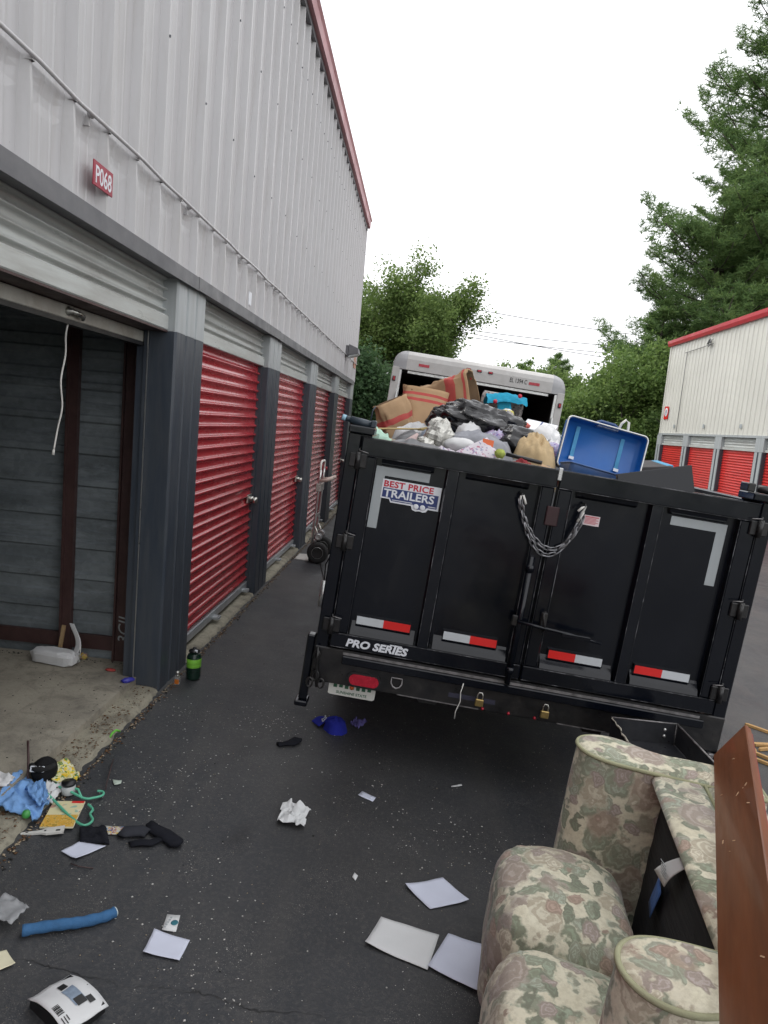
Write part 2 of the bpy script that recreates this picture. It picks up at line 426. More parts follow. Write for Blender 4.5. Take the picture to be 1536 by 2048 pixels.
b = B(); xs = [-60, -1.47, -.6, .3, 1.2, 1.9, 2.5, 3.2, 6, 9.4, 60]
ys = [-25, 0, 5, 12, 20, 33.5]
for j in range(len(ys)-1):
    for i in range(len(xs)-1):
        x0, x1, y0, y1 = xs[i], xs[i+1], ys[j], ys[j+1]
        b.add([(x0, y0, g(x0)), (x1, y0, g(x1)), (x1, y1, g(x1)), (x0, y1, g(x0))], [(0, 1, 2, 3)])
struct(b.obj('asphalt_lane', MT['asphalt']))
MT['grass'] = mat('rough_grass', (.06, .09, .025), .9, var=.4, vscale=.8, bmp=.6, bscale=9)
b = B(); b.add([(-900, 33.5, -.34), (900, 33.5, -.34), (900, 1400, -.34), (-900, 1400, -.34)], [(0, 1, 2, 3)])
b.add([(-900, -600, -.36), (900, -600, -.36), (900, 33.5, -.36), (-900, 33.5, -.36)], [(0, 1, 2, 3)])
struct(b.obj('grass_ground', MT['grass']))
rnd = random.Random(5)

# ------------------------------------------------------------------ left storage building
XF, XD, XW = -1.47, -1.57, -1.49        # pillar front, door plane, wall plane
PW, PITCHY, Y1 = .52, 2.52, 4.11
PY = [Y1 + PITCHY*k for k in range(-3, 5)]
YEND = PY[-1] + PW
ZD, ZH, ZE = 2.20, 2.50, 5.74           # door head, fascia bottom, eave
# slab and threshold
b = B(); b.box(-6.2, -1.615, PY[1]+.1, 4.36, -.2, .08); struct(b.obj('unit_floor_slab', MT['slab']))
def kerb(y0, y1):
    n = int((y1-y0)/.025); rr = random.Random(int(y0*10))
    b = B()
    def fn(u, v):
        y = y0+(y1-y0)*u
        j = .011*fbm(y*3, 0, 1)+.010*fbm(y*11, 3, 2)+.006*fbm(y*31, 3, 2)
        prof = [(-1.68, .036), (-1.60, .034), (-1.52, .030), (-1.482, .022), (-1.462, -.004), (-1.462, -.08)]
        x, z = prof[int(round(v*5))]
        return (x+(j if x > -1.55 else 0), y, z+j*.6)
    b.grid(fn, n, 6)
    return struct(b.obj('threshold_kerb', MT['kerb']))
for k in range(1, len(PY)-1): kerb(PY[k]+PW+.005, PY[k+1]-.005)
kerb(PY[0]+PW, PY[1])
sb = wroot(thing('storage_building', 'tall white ribbed metal storage building with dark grey pillars along the lane', 'building', (XF, 5.5, 0)))
# ribbed wall panels
def rib_profile():
    """one sheet: three ribs of 0.305 pitch, (y, out) pairs"""
    pr = []
    for k in range(3):
        o = k*.305
        pr += [(o+0, 0), (o+.085, 0), (o+.092, .0025), (o+.10, .0025), (o+.107, 0)]
        pr += [(o+.205, 0), (o+.21, .003), (o+.225, .003), (o+.235, 0), (o+.262, 0), (o+.278, .026), (o+.294, .026)] if False else []
        pr += [(o+.155, 0), (o+.162, .0025), (o+.17, .0025), (o+.177, 0), (o+.246, 0), (o+.262, .042), (o+.278, .042), (o+.294, 0)]
    pr.append((.915, 0)); return pr
PR = rib_profile()
def panel_mesh(z0, z1, lower, seed):
    b = B(); rows = [z0, z1] if not lower else [z0, z0+.12, z1-.14, z1-.10, z1-.07, z1-.045, z1-.02, z1]
    rr = random.Random(seed)
    ph = [rr.uniform(-.3, .3) for _ in range(4)]
    n = len(PR); vs = []
    for z in rows:
        t = max(0, (z-(z1-.13))/.13) if lower else 0
        for (y, o) in PR:
            u = (y % .305)/.305
            x = o
            if lower:
                sag = math.sin(math.pi*min(1, u/.82)) if u < .82 else 0
                x = o*(1-.5*t) - .008*sag*math.sin(min(1, t*1.25)*math.pi)*(1+ph[int(y/.305) % 4]) + .012*t
            else: x += .0015*math.sin(y*9+seed)
            vs.append((x, y, z))
    b.add(vs, [(j*n+i, j*n+i+1, (j+1)*n+i+1, (j+1)*n+i) for j in range(len(rows)-1) for i in range(n-1)])
    return b.mesh('wall_panel', MT['white_wall'])
ZC = 2.905
up_me = [panel_mesh(ZC, ZE-.02, False, k) for k in range(2)]
lo_me = [panel_mesh(ZH+.05, ZC+.012, True, k+7) for k in range(5)]
y = YEND; k = 0
while y > PY[0]:
    y -= .912
    link('wall_panel', up_me[k % 2], sb, (XW+.0022*(k % 2), y, 0))
    link('wall_panel', lo_me[k % 5], sb, (XW-.004+.0022*(k % 2), y, 0)); k += 1
YB = y
# backing, end wall, roof and interior shell (keeps daylight out of the units)
b = B(); b.box(-12, XW-.03, YEND-.03, YEND-.002, -.2, ZE); b.obj('end_wall', MT['white_wall'], sb)
b = B(); b.box(-12, XW-.03, YB, YB+.03, -.2, ZE); b.obj('end_wall', MT['white_wall'], sb)
b = B(); b.add([(XW-.02, YB, ZE), (-12, YB, ZE+1.0), (-12, YEND, ZE+1.0), (XW-.02, YEND, ZE)], [(0, 1, 2, 3)])
b.box(XD-.5, XW-.06, YB+.03, YEND-.03, ZH+.06, ZE-.04); b.obj('upper_storey_core', MT['dark_void'], sb)
b = B(); b.box(-12.2, -12, YB, YEND, -.2, ZE+1); b.obj('rear_wall', MT['white_wall'], sb)
# eave trim in lengths
yy = YB
while yy < YEND:
    y2 = min(yy+3.05, YEND+.06)
    b = B(); b.prism([(-1.50, ZE-.10), (-1.40, ZE-.10), (-1.395, ZE+.02), (-1.372, ZE+.055), (-1.385, ZE+.075), (-1.50, ZE+.09)], yy+.004, y2-.004, 'y')
    b.obj('eave_trim', MT['pink_trim'], sb); yy = y2
b = B(); b.box(-1.50, -1.445, YB, YEND, ZE-.16, ZE-.102); b.obj('eave_soffit', MT['fascia'], sb)
# fascia above doors, in lengths with a slight step
for k in range(len(PY)-1):
    b = B(); a0, a1 = PY[k]+.26, PY[k+1]+.26
    b.prism([(-1.62, ZH-.005), (-1.462, ZH-.005), (-1.440, ZH-.022), (-1.436, ZH-.02), (-1.437, ZH+.058), (-1.487, ZH+.066), (-1.62, ZH+.066)], a0+.002, a1-.002, 'y')
    b.obj('fascia_flashing', MT['fascia'], sb, (.0015*(k % 2), 0, .003*(k % 2)))
# pillars
def pillar_poly(y0, d=0):
    x = XF; p = [(-1.66, y0), (x-.012, y0), (x, y0+.012)]
    for c in (.17, .34):
        p += [(x, y0+c-.018), (x-.012, y0+c-.010), (x-.012, y0+c+.010), (x, y0+c+.018)]
    p += [(x, y0+PW-.012), (x-.012, y0+PW), (-1.66, y0+PW)]
    return p
for k, y0 in enumerate(PY):
    b = B(); b.prism(pillar_poly(y0), -.12, ZD-.005, 'z'); b.obj('pillar', MT['pillar_dark'], sb)
    b = B(); b.prism([(px+.001, py) for px, py in pillar_poly(y0)], ZD-.004, ZH-.006, 'z'); b.obj('pillar_top', MT['pillar_light'], sb)
# roll-up curtains
def curtain(y0, y1, z0, z1, pitch, amp, x=XD):
    n = max(1, round((z1-z0)/pitch)); p = (z1-z0)/n; rows = []
    for i in range(n):
        for t, o in ((0, 0), (.30, .0), (.36, .35), (.44, .85), (.52, 1), (.60, .85), (.68, .35), (.74, 0)):
            rows.append((z0+(i+t)*p, o*amp))
    rows.append((z1, 0)); b = B(); b.smooth = True
    vs = [(x+o, yy, z) for z, o in rows for yy in (y0, y1)]
    b.add(vs, [(2*i, 2*i+1, 2*i+3, 2*i+2) for i in range(len(rows)-1)])
    return b
def header(y0, y1, root, x, zd, zh, msil):
    b = curtain(y0-.02, y1+.02, zd+.085, zh+.02, .060, .026, x+.010); h = b.obj('header_curtain', msil, root)
    b = B(); b.prism([(x-.04, zd), (x+.045, zd), (x+.05, zd+.006), (x+.05, zd+.078), (x+.038, zd+.088), (x-.04, zd+.088)], y0+.001, y1-.001, 'y'); b.obj('header_bar', msil, root)
def red_door_parts(y0, y1, root, x, zd, mred, lock, zb=.06, side=1):
    c = curtain(y0-.02, y1+.02, zb+.07, zd+.05, .0805, .022, x); o = c.obj('door_curtain', mred, root)
    b = B(); b.bbox(x-.012, x+.026, y0+.004, y1-.004, zb+.005, zb+.075, .006); b.obj('bottom_bar', MT['galv_bar'], root)
    for yy in (y0+.006, y1-.022): B().box(x-.03, x+.034, yy, yy+.016, zb, zd).obj('guide_rail', MT['pillar_dark'], root)
    if lock:
        b = B(); b.bbox(x+.012, x+.03, y1-.20, y1-.05, .92, 1.0, .004); b.cyl((x+.02, y1-.13, .96), (x+.06, y1-.13, .96), .022, 12)
        b.tube([(x+.05, y1-.13, .96), (x+.06, y1-.09, .955), (x+.058, y1-.02, .95)], .012, 8); b.lathe([(0, -.02), (.028, -.02), (.03, 0), (.028, .02), (0, .02)], 12, (x+.07, y1-.105, .945), Matrix.Rotation(R(90), 3, 'Y'))
        b.obj('door_lock', MT['chrome'] if lock == 1 else MT['red_trim'], root)
        b = B()
        for t in (.45, .93): b.bbox(x+.02, x+.075, y0+(y1-y0)*t-.035, y0+(y1-y0)*t+.035, zb+.0, zb+.03, .006)
        b.obj('door_foot_latch', MT['galv_bar'], root)
locks = {4: 1, 5: 2, 6: 1}
for k in range(len(PY)-1):
    y0, y1 = PY[k]+PW, PY[k+1]
    header(y0, y1, sb, XD, ZD, ZH, MT['silver'])
    if k != 2: red_door_parts(y0, y1, sb, XD, ZD, MT['red_door'], locks.get(k, 1))
# the open unit (k == 2): rolled up door, tracks, interior
u0, u1 = PY[2]+PW, PY[3]
b = B(); b.bbox(-1.70, -1.662, u0+.02, u1+.22, 2.122, 2.186, .004); bar = b.obj('raised_door_bar', MT['white_bar'], sb)
B().box(-1.72, -1.522, u0+.002, u1-.002, 2.189, 2.1985).obj('door_head_soffit', MT['brown_steel'], sb)
b = B(); b.box(-1.71, -1.657, u0+.02, u1+.22, 2.10, 2.121); b.obj('door_weather_seal', MT['black_plastic'], sb)
b = curtain(u0+.02, u1+.12, 2.20, 2.48, .08, .014, -1.78); b.obj('raised_door_curtain', MT['silver'], sb)
for yy in (3.22, 4.17):
    b = B(); b.lathe([(0, 0), (.022, 0), (.022, .008), (.013, .016), (.013, .03), (0, .03)], 14, (-1.662, yy, 2.158), Matrix.Rotation(R(90), 3, 'Y'))
    b.tube([(-1.639, yy, 2.158), (-1.633, yy+.05, 2.154), (-1.637, yy+.10, 2.146), (-1.647, yy+.115, 2.136)], [.011, .013, .011, .009], 8)
    b.obj('lift_handle', MT['chrome'], bar)
b = B()
b.box(-1.70, -1.655, u1+.0, u1+.035, .0, 2.48); b.box(-1.655, -1.635, u1-.012, u1+.003, .0, 2.48); b.obj('door_track', MT['pillar_dark'], sb)
b = B(); b.box(-1.633, -1.628, u1-.014, u1-.008, .0, 2.2); b.obj('track_edge', MT['alu'], sb)
b = B(); b.box(-1.70, -1.655, u0-.035, u0, .0, 2.48); b.obj('door_track', MT['pillar_dark'], sb)
# right partition, facing the camera, made of lapped galvanised boards
YPART = 4.40
zs_ = .17; k = 0
while zs_ < 2.5:
    h = .205; b = B()
    def prof(z, hh=h): return 0
    pts = [(YPART, zs_), (YPART-.026, zs_+.016), (YPART-.026, zs_+.05), (YPART-.014, zs_+.062), (YPART-.016, zs_+.125), (YPART-.006, zs_+.137), (YPART-.004, zs_+h+.008), (YPART+.01, zs_+h+.008), (YPART+.012, zs_)]
    b.prism(pts, -6.0, -1.72, 'x'); b.obj('partition_board', MT['galv'], sb); zs_ += h; k += 1
for px_, w in ((-1.80, .13), (-2.19, .065), (-3.25, .075), (-4.3, .075), (-5.3, .075)):
    b = B(); b.box(px_-w/2, px_+w/2, YPART-.062, YPART-.026, .04, 2.5)
    b.box(px_-w/2, px_-w/2+.012, YPART-.085, YPART-.062, .04, 2.5); b.obj('steel_post', MT['brown_steel'], sb)
b = B(); b.box(-6.0, -1.87, YPART-.05, YPART-.026, .14, .235); b.obj('base_beam', MT['brown_steel'], sb)
b = B(); b.box(-6.0, -1.75, YPART-.02, YPART+.012, .04, .17); b.obj('base_flashing', MT['galv'], sb)
b = B(); b.box(-6.1, -6.0, PY[2]+.1, YPART, .0, 2.5); b.obj('unit_back_wall', MT['galv'], sb)
b = B(); b.box(-6.0, -1.72, PY[2]+.2, PY[2]+.24, .0, 2.5); b.obj('unit_side_wall', MT['galv'], sb)
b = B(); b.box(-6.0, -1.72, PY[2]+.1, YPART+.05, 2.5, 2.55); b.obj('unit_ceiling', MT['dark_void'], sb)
t = text('chalk_marks', '3CIL', .105, MT['refl_grey'], sb, (-1.80, YPART-.0635, .42), (R(90), R(-90), 0), .0004, .2)
# chalk number reads sideways on the front post
t.location = (-1.765, YPART-.0635, .20)
# conduit with clips
b = B(); b.tube([(XW+.044+.004*math.sin(q*1.7), YB+(YEND-YB)*q/60, ZC+.012+.004*math.sin(q*2.3)) for q in range(61)], .0085, 8)
cd = b.obj('conduit', MT['white_wall'], sb)
yy = YB+.4
while yy < YEND:
    b = B(); b.obox((XW+.012, yy, ZC-.015), (.022, .016, .034)); b.tube([(XW+.028, yy-.012, ZC+.012), (XW+.028, yy+.012, ZC+.012)], .0125, 8)
    b.obj('conduit_clip', MT['white_wall'], cd); yy += 1.22
# screws on the ribs
b = B(); yy = YEND-.912; k = 0
while yy > 0:
    for r_ in range(3):
        for z in (3.55, 4.3, 5.05):
            if (r_+k) % 2 == 0 or z > 5: b.obox((XW+.045, yy+r_*.305+.270, z+.03*((k*7+r_) % 3)), (.008, .010, .010))
    yy -= .912; k += 1
stuff(b.obj('wall_screws', MT['pillar_dark'], sb))
# signs and fittings on the wall
MT['sign_red'] = mat('unit_sign_red', (.33, .02, .045), .4, var=.06)
s = thing('unit_number_sign', 'small red sign with white text P068 above the open unit', 'sign', (XW+.042, 3.065, 2.70))
b = B(); b.bbox(-.002, .004, -.09, .09, -.05, .05, .0015); b.obj('sign_plate', MT['sign_red'], s)
text('sign_lettering', 'P068', .098, MT['vinyl_white'], s, (.0045, 0, -.035), (R(90), 0, R(90)), .0005, 0, .0012, 'CENTER', .78)
s = tag(B().bbox(-.002, .004, -.04, .04, -.05, .05, .001).obj('unit_tag', MT['vinyl_white'], None, (XW+.04, 5.67, 2.66)), 'blank white tag on the wall above the second roller door', 'sign')
s = thing('wall_light', 'grey wall pack lamp high on the far end of the white building', 'lamp', (XW+.03, 12.75, 2.98))
b = B(); b.bbox(-.03, .06, -.15, .15, -.08, .1, .01); b.obj('lamp_housing', MT['fascia'], s)
b = B(); b.prism([(.06, -.07), (.24, -.03), (.22, .06), (.06, .12)], -.16, .16, 'y'); b.obj('lamp_hood', MT['fascia'], s)
MT['glass_pale'] = mat('frosted_lens', (.5, .52, .52), .25, var=.05)
b = B(); b.prism([(.062, -.10), (.20, -.065), (.23, -.034), (.065, -.074)], -.14, .14, 'y'); b.obj('lamp_lens', MT['glass_pale'], s)
s = thing('corner_sign', 'faded orange plate at the far corner of the white building', 'sign', (XW+.03, 14.42, 3.0))
b = B(); b.bbox(-.002, .006, -.2, .2, -.18, .18, .002); b.obj('sign_plate', mat('faded_orange', (.42, .20, .14), .6), s)
# rope
b = B(); b.tube(spl([(-1.672, 3.25, 2.12), (-1.676, 3.235, 2.05), (-1.68, 3.245, 1.96), (-1.685, 3.22, 1.84), (-1.68, 3.23, 1.72), (-1.685, 3.205, 1.62), (-1.69, 3.185, 1.52)]), .0042, 7)
b.tube([(-1.69, 3.185, 1.52), (-1.692, 3.182, 1.495)], [.005, .0075], 7)
tag(b.obj('pull_rope', MT['rope']), 'frayed white pull rope hanging from the raised door of the open unit', 'rope')

# ------------------------------------------------------------------ right storage building
XR = 9.6; GZ = -.30
rb = wroot(thing('storage_building', 'cream ribbed storage building with bright red roof trim and red doors behind trailer', 'building', (XR, 20, GZ)))
RP, RPW, RY1 = 2.80, .50, 28.9
rz_d, rz_h, rz_e = 1.90, 2.30, 5.80
yl = 8.0
b = B(); n = int((RY1-yl)/.305); poly = []
for k in range(n+1):
    yy = RY1-k*.305; poly += [(0, yy), (0, yy-.235), (-.028, yy-.252), (-.028, yy-.288)]
vs = [(XR+x, yy, z) for z in (rz_h+.05, rz_e) for x, yy in poly]; m_ = len(poly)
b.add(vs, [(i, i+1, m_+i+1, m_+i) for i in range(m_-1)]); b.obj('wall_sheet', MT['cream_wall'], rb)
b = B(); b.box(XR+.02, XR+10, yl, RY1, rz_h+.05, rz_e+.05); b.box(XR+.2, XR+10, yl, RY1, GZ, rz_h+.05); b.obj('building_core', MT['dark_void'], rb)
b = B(); b.box(XR-.035, XR+.03, RY1-.06, RY1+.04, rz_h+.05, rz_e-.02); b.obj('corner_trim', MT['cream_wall'], rb)
b = B(); b.add([(XR+.03, RY1+.01, GZ), (XR+10, RY1+.01, GZ), (XR+10, RY1+.01, rz_e), (XR+.03, RY1+.01, rz_e)], [(0, 1, 2, 3)]); b.obj('end_wall', MT['cream_wall'], rb)
b = B(); b.prism([(XR-.02, rz_e-.04), (XR-.10, rz_e-.04), (XR-.14, rz_e+.06), (XR-.15, rz_e+.17), (XR-.02, rz_e+.19)], yl, RY1+.1, 'y'); b.obj('eave_trim', MT['red_trim'], rb)
b = B(); b.add([(XR-.02, yl, rz_e+.19), (XR+10, yl, rz_e+1.2), (XR+10, RY1+.1, rz_e+1.2), (XR-.02, RY1+.1, rz_e+.19)], [(0, 1, 2, 3)]); b.obj('roof', MT['cream_wall'], rb)
b = B(); b.box(XR-.06, XR+.1, yl, RY1, rz_h-.01, rz_h+.06); b.obj('fascia_flashing', MT['pillar_light'], rb)
b = B(); b.box(XR-.14, XR-.06, yl, RY1, GZ-.1, GZ+.02); b.box(XR-.06, XR+.3, yl, RY1, GZ-.1, GZ+.06); b.obj('threshold', MT['kerb'], rb)
py = RY1-RPW+.1
k = 0
def mirror(bb):
    bb.v = [(2*XR-v[0], v[1], v[2]) for v in bb.v]; return bb
while py > yl:
    b = B(); b.box(XR-.055, XR+.25, py, py+RPW, GZ, rz_d-.004); b.obj('pillar', MT['pillar_dark'] if k else MT['pillar_dark'], rb)
    b = B(); b.box(XR-.065, XR-.0551, py+.04, py+.2, GZ, rz_d-.01); b.box(XR-.065, XR-.0551, py+.30, py+.46, GZ, rz_d-.01); b.obj('pillar_rib', MT['pillar_light'] , rb)
    b = B(); b.box(XR-.056, XR+.25, py, py+RPW, rz_d-.003, rz_h-.011); b.obj('pillar_top', MT['pillar_light'], rb)
    y0, y1 = py-RP+RPW, py
    if y0 > yl:
        b = mirror(curtain(y0, y1, GZ+.12, rz_d+.04, .0805, .017, XR-.06)); b.obj('door_curtain', MT['red_door_far'], rb)
        b = mirror(curtain(y0, y1, rz_d+.06, rz_h, .08, .016, XR-.05)); b.obj('header_curtain', MT['silver'], rb)
        b = B(); b.box(XR, XR+.08, y0, y1, rz_d, rz_d+.07); b.obj('header_bar', MT['silver'], rb)
        b = B(); b.box(XR+.03, XR+.09, y0, y1, GZ+.06, GZ+.13); b.obj('bottom_bar', MT['galv_bar'], rb)
        s = B().box(-.004, .004, -.07, .07, -.06, .06).obj('unit_tag', MT['refl_grey'], None, (XR-.034, (y0+y1)/2, rz_h+.33))
        tag(s, 'tiny grey tag above a red door of the cream building', 'sign', 'unit tags on the cream building')
    py -= RP; k += 1
s = thing('building_sign', 'red square sign with white ring and number near the corner of the cream building', 'sign', (XR-.04, RY1-.5, rz_h+.85))
b = B(); b.bbox(-.004, .004, -.22, .22, -.25, .25, .002); b.obj('sign_plate', MT['refl_red'], s)
b = B(); b.lathe([(.13, 0), (.17, 0), (.17, .004), (.13, .004)], 28, (-.005, 0, .02), Matrix.Rotation(R(-90), 3, 'Y')); b.lathe([(0, 0), (.13, 0), (.13, .002), (0, .002)], 28, (-.005, 0, .02), Matrix.Rotation(R(-90), 3, 'Y')); b.obj('sign_disc', MT['vinyl_white'], s)
text('sign_number', '9', .27, MT['refl_red'], s, (-.0085, 0, -.075), (R(90), 0, R(-90)), .0005, 0, .004, 'CENTER')
b = B(); rr = random.Random(3)
b.tube([(XR-.05, 27.2, 5.35), (XR-.06, 25.6, 5.38), (XR-.08, 24.6, 5.4)], .012, 6)
b.tube([(XR-.06-.08*rr.random(), 24.6+.5*rr.random(), 5.3+.3*rr.random()) for _ in range(16)], .014, 6)
b.tube([(XR-.05, 27.0, 5.34), (XR-.05, 27.0, 2.4)], .012, 6)
tag(b.obj('loose_cable', MT['fascia']), 'tangled grey cable stapled below the red roof trim of the cream building', 'cable')
# ------------------------------------------------------------------ dump trailer (local: x across, y forward from the tailgate face, z up)
TX, TY = .59, 3.6
tr = thing('dump_trailer', 'black high-sided dump trailer with double rear gate heaped with household junk', 'trailer', (TX, TY, g(TX)), (0, TILT, 0))
M = MT['tr']
def trw(p):
    return Matrix.Translation((TX, TY, g(TX))) @ Matrix.Rotation(TILT, 4, 'Y') @ Vector(p)
TL = 4.27
def gate(x0, x1, sgn):
    """one leaf; sgn=-1 left"""
    gt = B(); gt.box(x0, x1, .035, .045, .68, 1.76); leaf = gt.obj('gate_leaf', M, tr)
    b = B(); b.bbox(x0, x1, -.012, .06, 1.695, 1.79, .006); b.obj('top_rail', M, leaf)
    b = B(); b.bbox(x0, x1, -.014, .06, .668, .745, .006); b.obj('bottom_rail', M, leaf)
    lo, hi = (x0, x1)
    ow, iw = (.085, .075)
    outer = (lo, lo+ow) if sgn < 0 else (hi-ow, hi)
    inner = (hi-iw, hi-.006) if sgn < 0 else (lo+.006, lo+iw)
    for a in (outer, inner):
        b = B(); b.bbox(a[0]+.001, a[1]-.001, -.008, .055, .746, 1.694, .006); b.obj('gate_stile', M, leaf)
    mid = (-.565, -.50) if sgn < 0 else (.485, .55)
    b = B(); b.prism([(mid[0]-.004, .034), (mid[0]+.006, -.010), (mid[1]-.006, -.010), (mid[1]+.004, .034)], .746, 1.694, 'z'); b.obj('gate_rib', M, leaf)
    # sloped sheet feet and shadow lip under the top rail, one per bay
    bays = [(outer[1], mid[0]-.006), (mid[1]+.006, inner[0])] if sgn < 0 else [(inner[1], mid[0]-.006), (mid[1]+.006, outer[0])]
    for a, c in bays:
        b = B(); b.smooth = False
        b.prism([(.034, .815), (.028, .80), (.0, .772), (-.008, .748), (.034, .748)], a+.012, c-.012, 'x'); b.obj('sloped_foot', M, leaf)
        b = B(); b.prism([(.034, 1.66), (.012, 1.672), (.004, 1.693), (.034, 1.693)], a+.03, c-.06, 'x'); b.obj('top_gusset', M, leaf)
    for xe in (outer[0], outer[1], inner[0], inner[1], mid[0]+.006, mid[1]-.006):
        q = B(); q.box(xe-.0012, xe+.0012, -.0115, -.0101, .75, 1.69); q.obj('edge_wear', MT['edge_wear'], leaf)
    for ze in (.7435, 1.697, 1.7875, .671):
        q = B(); q.box(x0+.004, x1-.004, -.0165, -.0142, ze-.0014, ze+.0014); q.obj('edge_wear', MT['edge_wear'], leaf)
    return leaf, bays
gl, baysL = gate(-1.02, -.004, -1)
gr, baysR = gate(.004, 1.02, 1)
def sheet(name, x0, x1, z0, z1, m, par, y=.0335, t=.0015):
    b = B(); b.box(x0, x1, y-t, y, z0, z1); return b.obj(name, m, par)
# reflective tape: white + red pairs
for a, c, first in ((-.899, -.611, 'w'), (-.432, -.148, 'w'), (.129, .412, 'r'), (.585, .873, 'r')):
    h = (a+c)/2; par = gl if a < 0 else gr
    sheet('reflective_tape', a, h, .805, .848, MT['refl_white' if first == 'w' else 'refl_red'], par, .0155)
    sheet('reflective_tape', h, c, .805, .848, MT['refl_red' if first == 'w' else 'refl_white'], par, .0155)
    b = B(); b.box(a-.004, c+.004, .0157, .034, .80, .853); b.obj('tape_backing', M, par)
for sg, par in ((-1, gl), (1, gr)):
    b = B(); xa, xb = (-.928, -.645) if sg < 0 else (.608, .895)
    pts = [(xa, 1.653), (xb, 1.653), (xb, 1.607), (xa+.05, 1.607), (xa+.05, 1.326), (xa, 1.326)] if sg < 0 else [(xa, 1.653), (xb, 1.653), (xb, 1.328), (xb-.05, 1.328), (xb-.05, 1.607), (xa, 1.607)]
    b.prism(pts, .0325, .0345, 'y'); b.obj('corner_reflector', MT['refl_grey'], par)
# dealer decal
dc = B(); dc.prism([(-.884, 1.592), (-.574, 1.592), (-.574, 1.468), (-.628, 1.468), (-.635, 1.455), (-.652, 1.449), (-.668, 1.453), (-.677, 1.453), (-.692, 1.449), (-.71, 1.455), (-.718, 1.474), (-.828, 1.474), (-.838, 1.491), (-.884, 1.491)], .0300, .0320, 'y')
dcl = dc.obj('dealer_decal', MT['vinyl_white'], gl)
b = B(); b.prism([(-.876, 1.548), (-.584, 1.548), (-.584, 1.477), (-.634, 1.477), (-.646, 1.462), (-.66, 1.459), (-.672, 1.462), (-.684, 1.459), (-.70, 1.462), (-.708, 1.482), (-.824, 1.482), (-.834, 1.498), (-.877, 1.498)], .0290, .0298, 'y'); b.obj('decal_trailer_shape', MT['vinyl_navy'], dcl)
FR = (R(90), 0, 0)
text('decal_lettering', 'BEST PRICE', .044, MT['vinyl_red'], dcl, (-.877, .0296, 1.554), FR, .0006, 0, .0014, 'LEFT', 1.14, 1.06)
text('decal_lettering', 'TRAILERS', .057, MT['vinyl_white'], dcl, (-.870, .0286, 1.502), FR, .0006, 0, .0014, 'LEFT', 1.12, 1.0)
for cx in (-.692, -.657):
    b = B(); b.lathe([(.0075, 0), (.0145, 0), (.0145, .001), (.0075, .001)], 20, (cx, .0288, 1.4735), Matrix.Rotation(R(90), 3, 'X')); b.obj('decal_wheel', MT['vinyl_white'], dcl)
B().box(-.82, -.715, .0282, .0288, 1.487, 1.4905).obj('decal_line', MT['vinyl_white'], dcl); B().box(-.63, -.59, .0282, .0288, 1.483, 1.4865).obj('decal_line', MT['vinyl_white'], dcl)
text('series_lettering', 'PRO SERIES', .056, MT['vinyl_white'], gl, (-.935, -.0165, .686), FR, .001, .18, .0022, 'LEFT', 1.17, 1.0)
B().prism([(-.700, .727), (-.636, .727), (-.638, .733), (-.702, .733)], -.0172, -.0155, 'y').obj('series_emblem_bar', MT['vinyl_white'], gl)
st = sheet('warning_sticker', .172, .254, 1.531, 1.583, MT['sticker_pink'], gr, .0335)
b = B()
for q in range(6): b.box(.178, .248-.012*(q % 2), .0312, .0319, 1.572-q*.0065, 1.5755-q*.0065+(.003 if q == 0 else 0))
b.obj('sticker_print', MT['print_red'], st)
# corner posts and box sides
for sg in (-1, 1):
    b = B(); a = sorted((sg*1.028, sg*1.095)); b.bbox(a[0], a[1], .0, .11, .45, 1.80, .005); b.obj('corner_post', M, tr)
    b = B(); a = sorted((sg*.965, sg*1.098)); b.bbox(a[0], a[1], -.02, .16, 1.801, 1.84, .006); b.obj('post_cap', M, tr)
    for z in (1.665, 1.235, .785):
        xh = sg*1.026
        b = B(); b.bbox(xh-.045, xh+.045, -.022, -.0085, z-.036, z+.036, .004); b.cyl((xh, -.030, z-.045), (xh, -.030, z+.045), .014, 10)
        b.cyl((xh, -.030, z+.045), (xh, -.030, z+.062), .005, 8); hg = b.obj('hinge', MT['tr_worn'], tr)
        b = B(); b.box(xh-sg*.005-.002, xh-sg*.005+.002, -.046, -.018, z+.036, z+.039); b.tube([(xh, -.035, z+.052), (xh-sg*.02, -.037, z+.05), (xh-sg*.05, -.034, z+.045)], .003, 6); b.obj('hinge_pin', MT['worn_edge'], hg)
for sg in (-1, 1):
    xs = sg*1.0
    b = B(); b.box(min(xs, xs+sg*.012), max(xs, xs+sg*.012), .11, TL, .68, 1.74); sd_ = b.obj('side_wall', M, tr)
    b = B(); b.bbox(min(xs-sg*.02, xs+sg*.06), max(xs-sg*.02, xs+sg*.06), .112, TL, 1.735, 1.80, .006); b.obj('side_rail', M, sd_)
    for q in range(7):
        yy = .45+q*.6; b = B(); b.bbox(min(xs+sg*.013, xs+sg*.07), max(xs+sg*.013, xs+sg*.07), yy, yy+.06, .60, 1.734, .004); b.obj('side_post', M, sd_)
    # fender and tandem wheels
    b = B(); pf = [(1.1, .62), (1.25, .80), (2.75, .80), (2.9, .62), (2.87, .62), (2.73, .78), (1.27, .78), (1.13, .62)]
    b.prism([(a, c) for a, c in pf], min(sg*.80, sg*1.09), max(sg*.80, sg*1.09), 'x'); b.obj('fender', M, tr)
    for yy in (1.55, 2.42):
        Mx = Matrix.Rotation(R(90), 3, 'Y')
        w = B().lathe([(.22, -.1), (.33, -.105), (.365, -.085), (.372, 0), (.365, .085), (.33, .105), (.22, .1)], 28, (sg*.93, yy, .368), Mx).obj('wheel', MT['rubber'], tr)
        B().lathe([(0, -.05), (.1, -.05), (.12, -.02), (.2, -.06), (.222, -.09), (.222, .09), (.2, .06), (0, .05)], 24, (sg*.93, yy, .368), Mx).obj('rim', MT['chrome'], w)
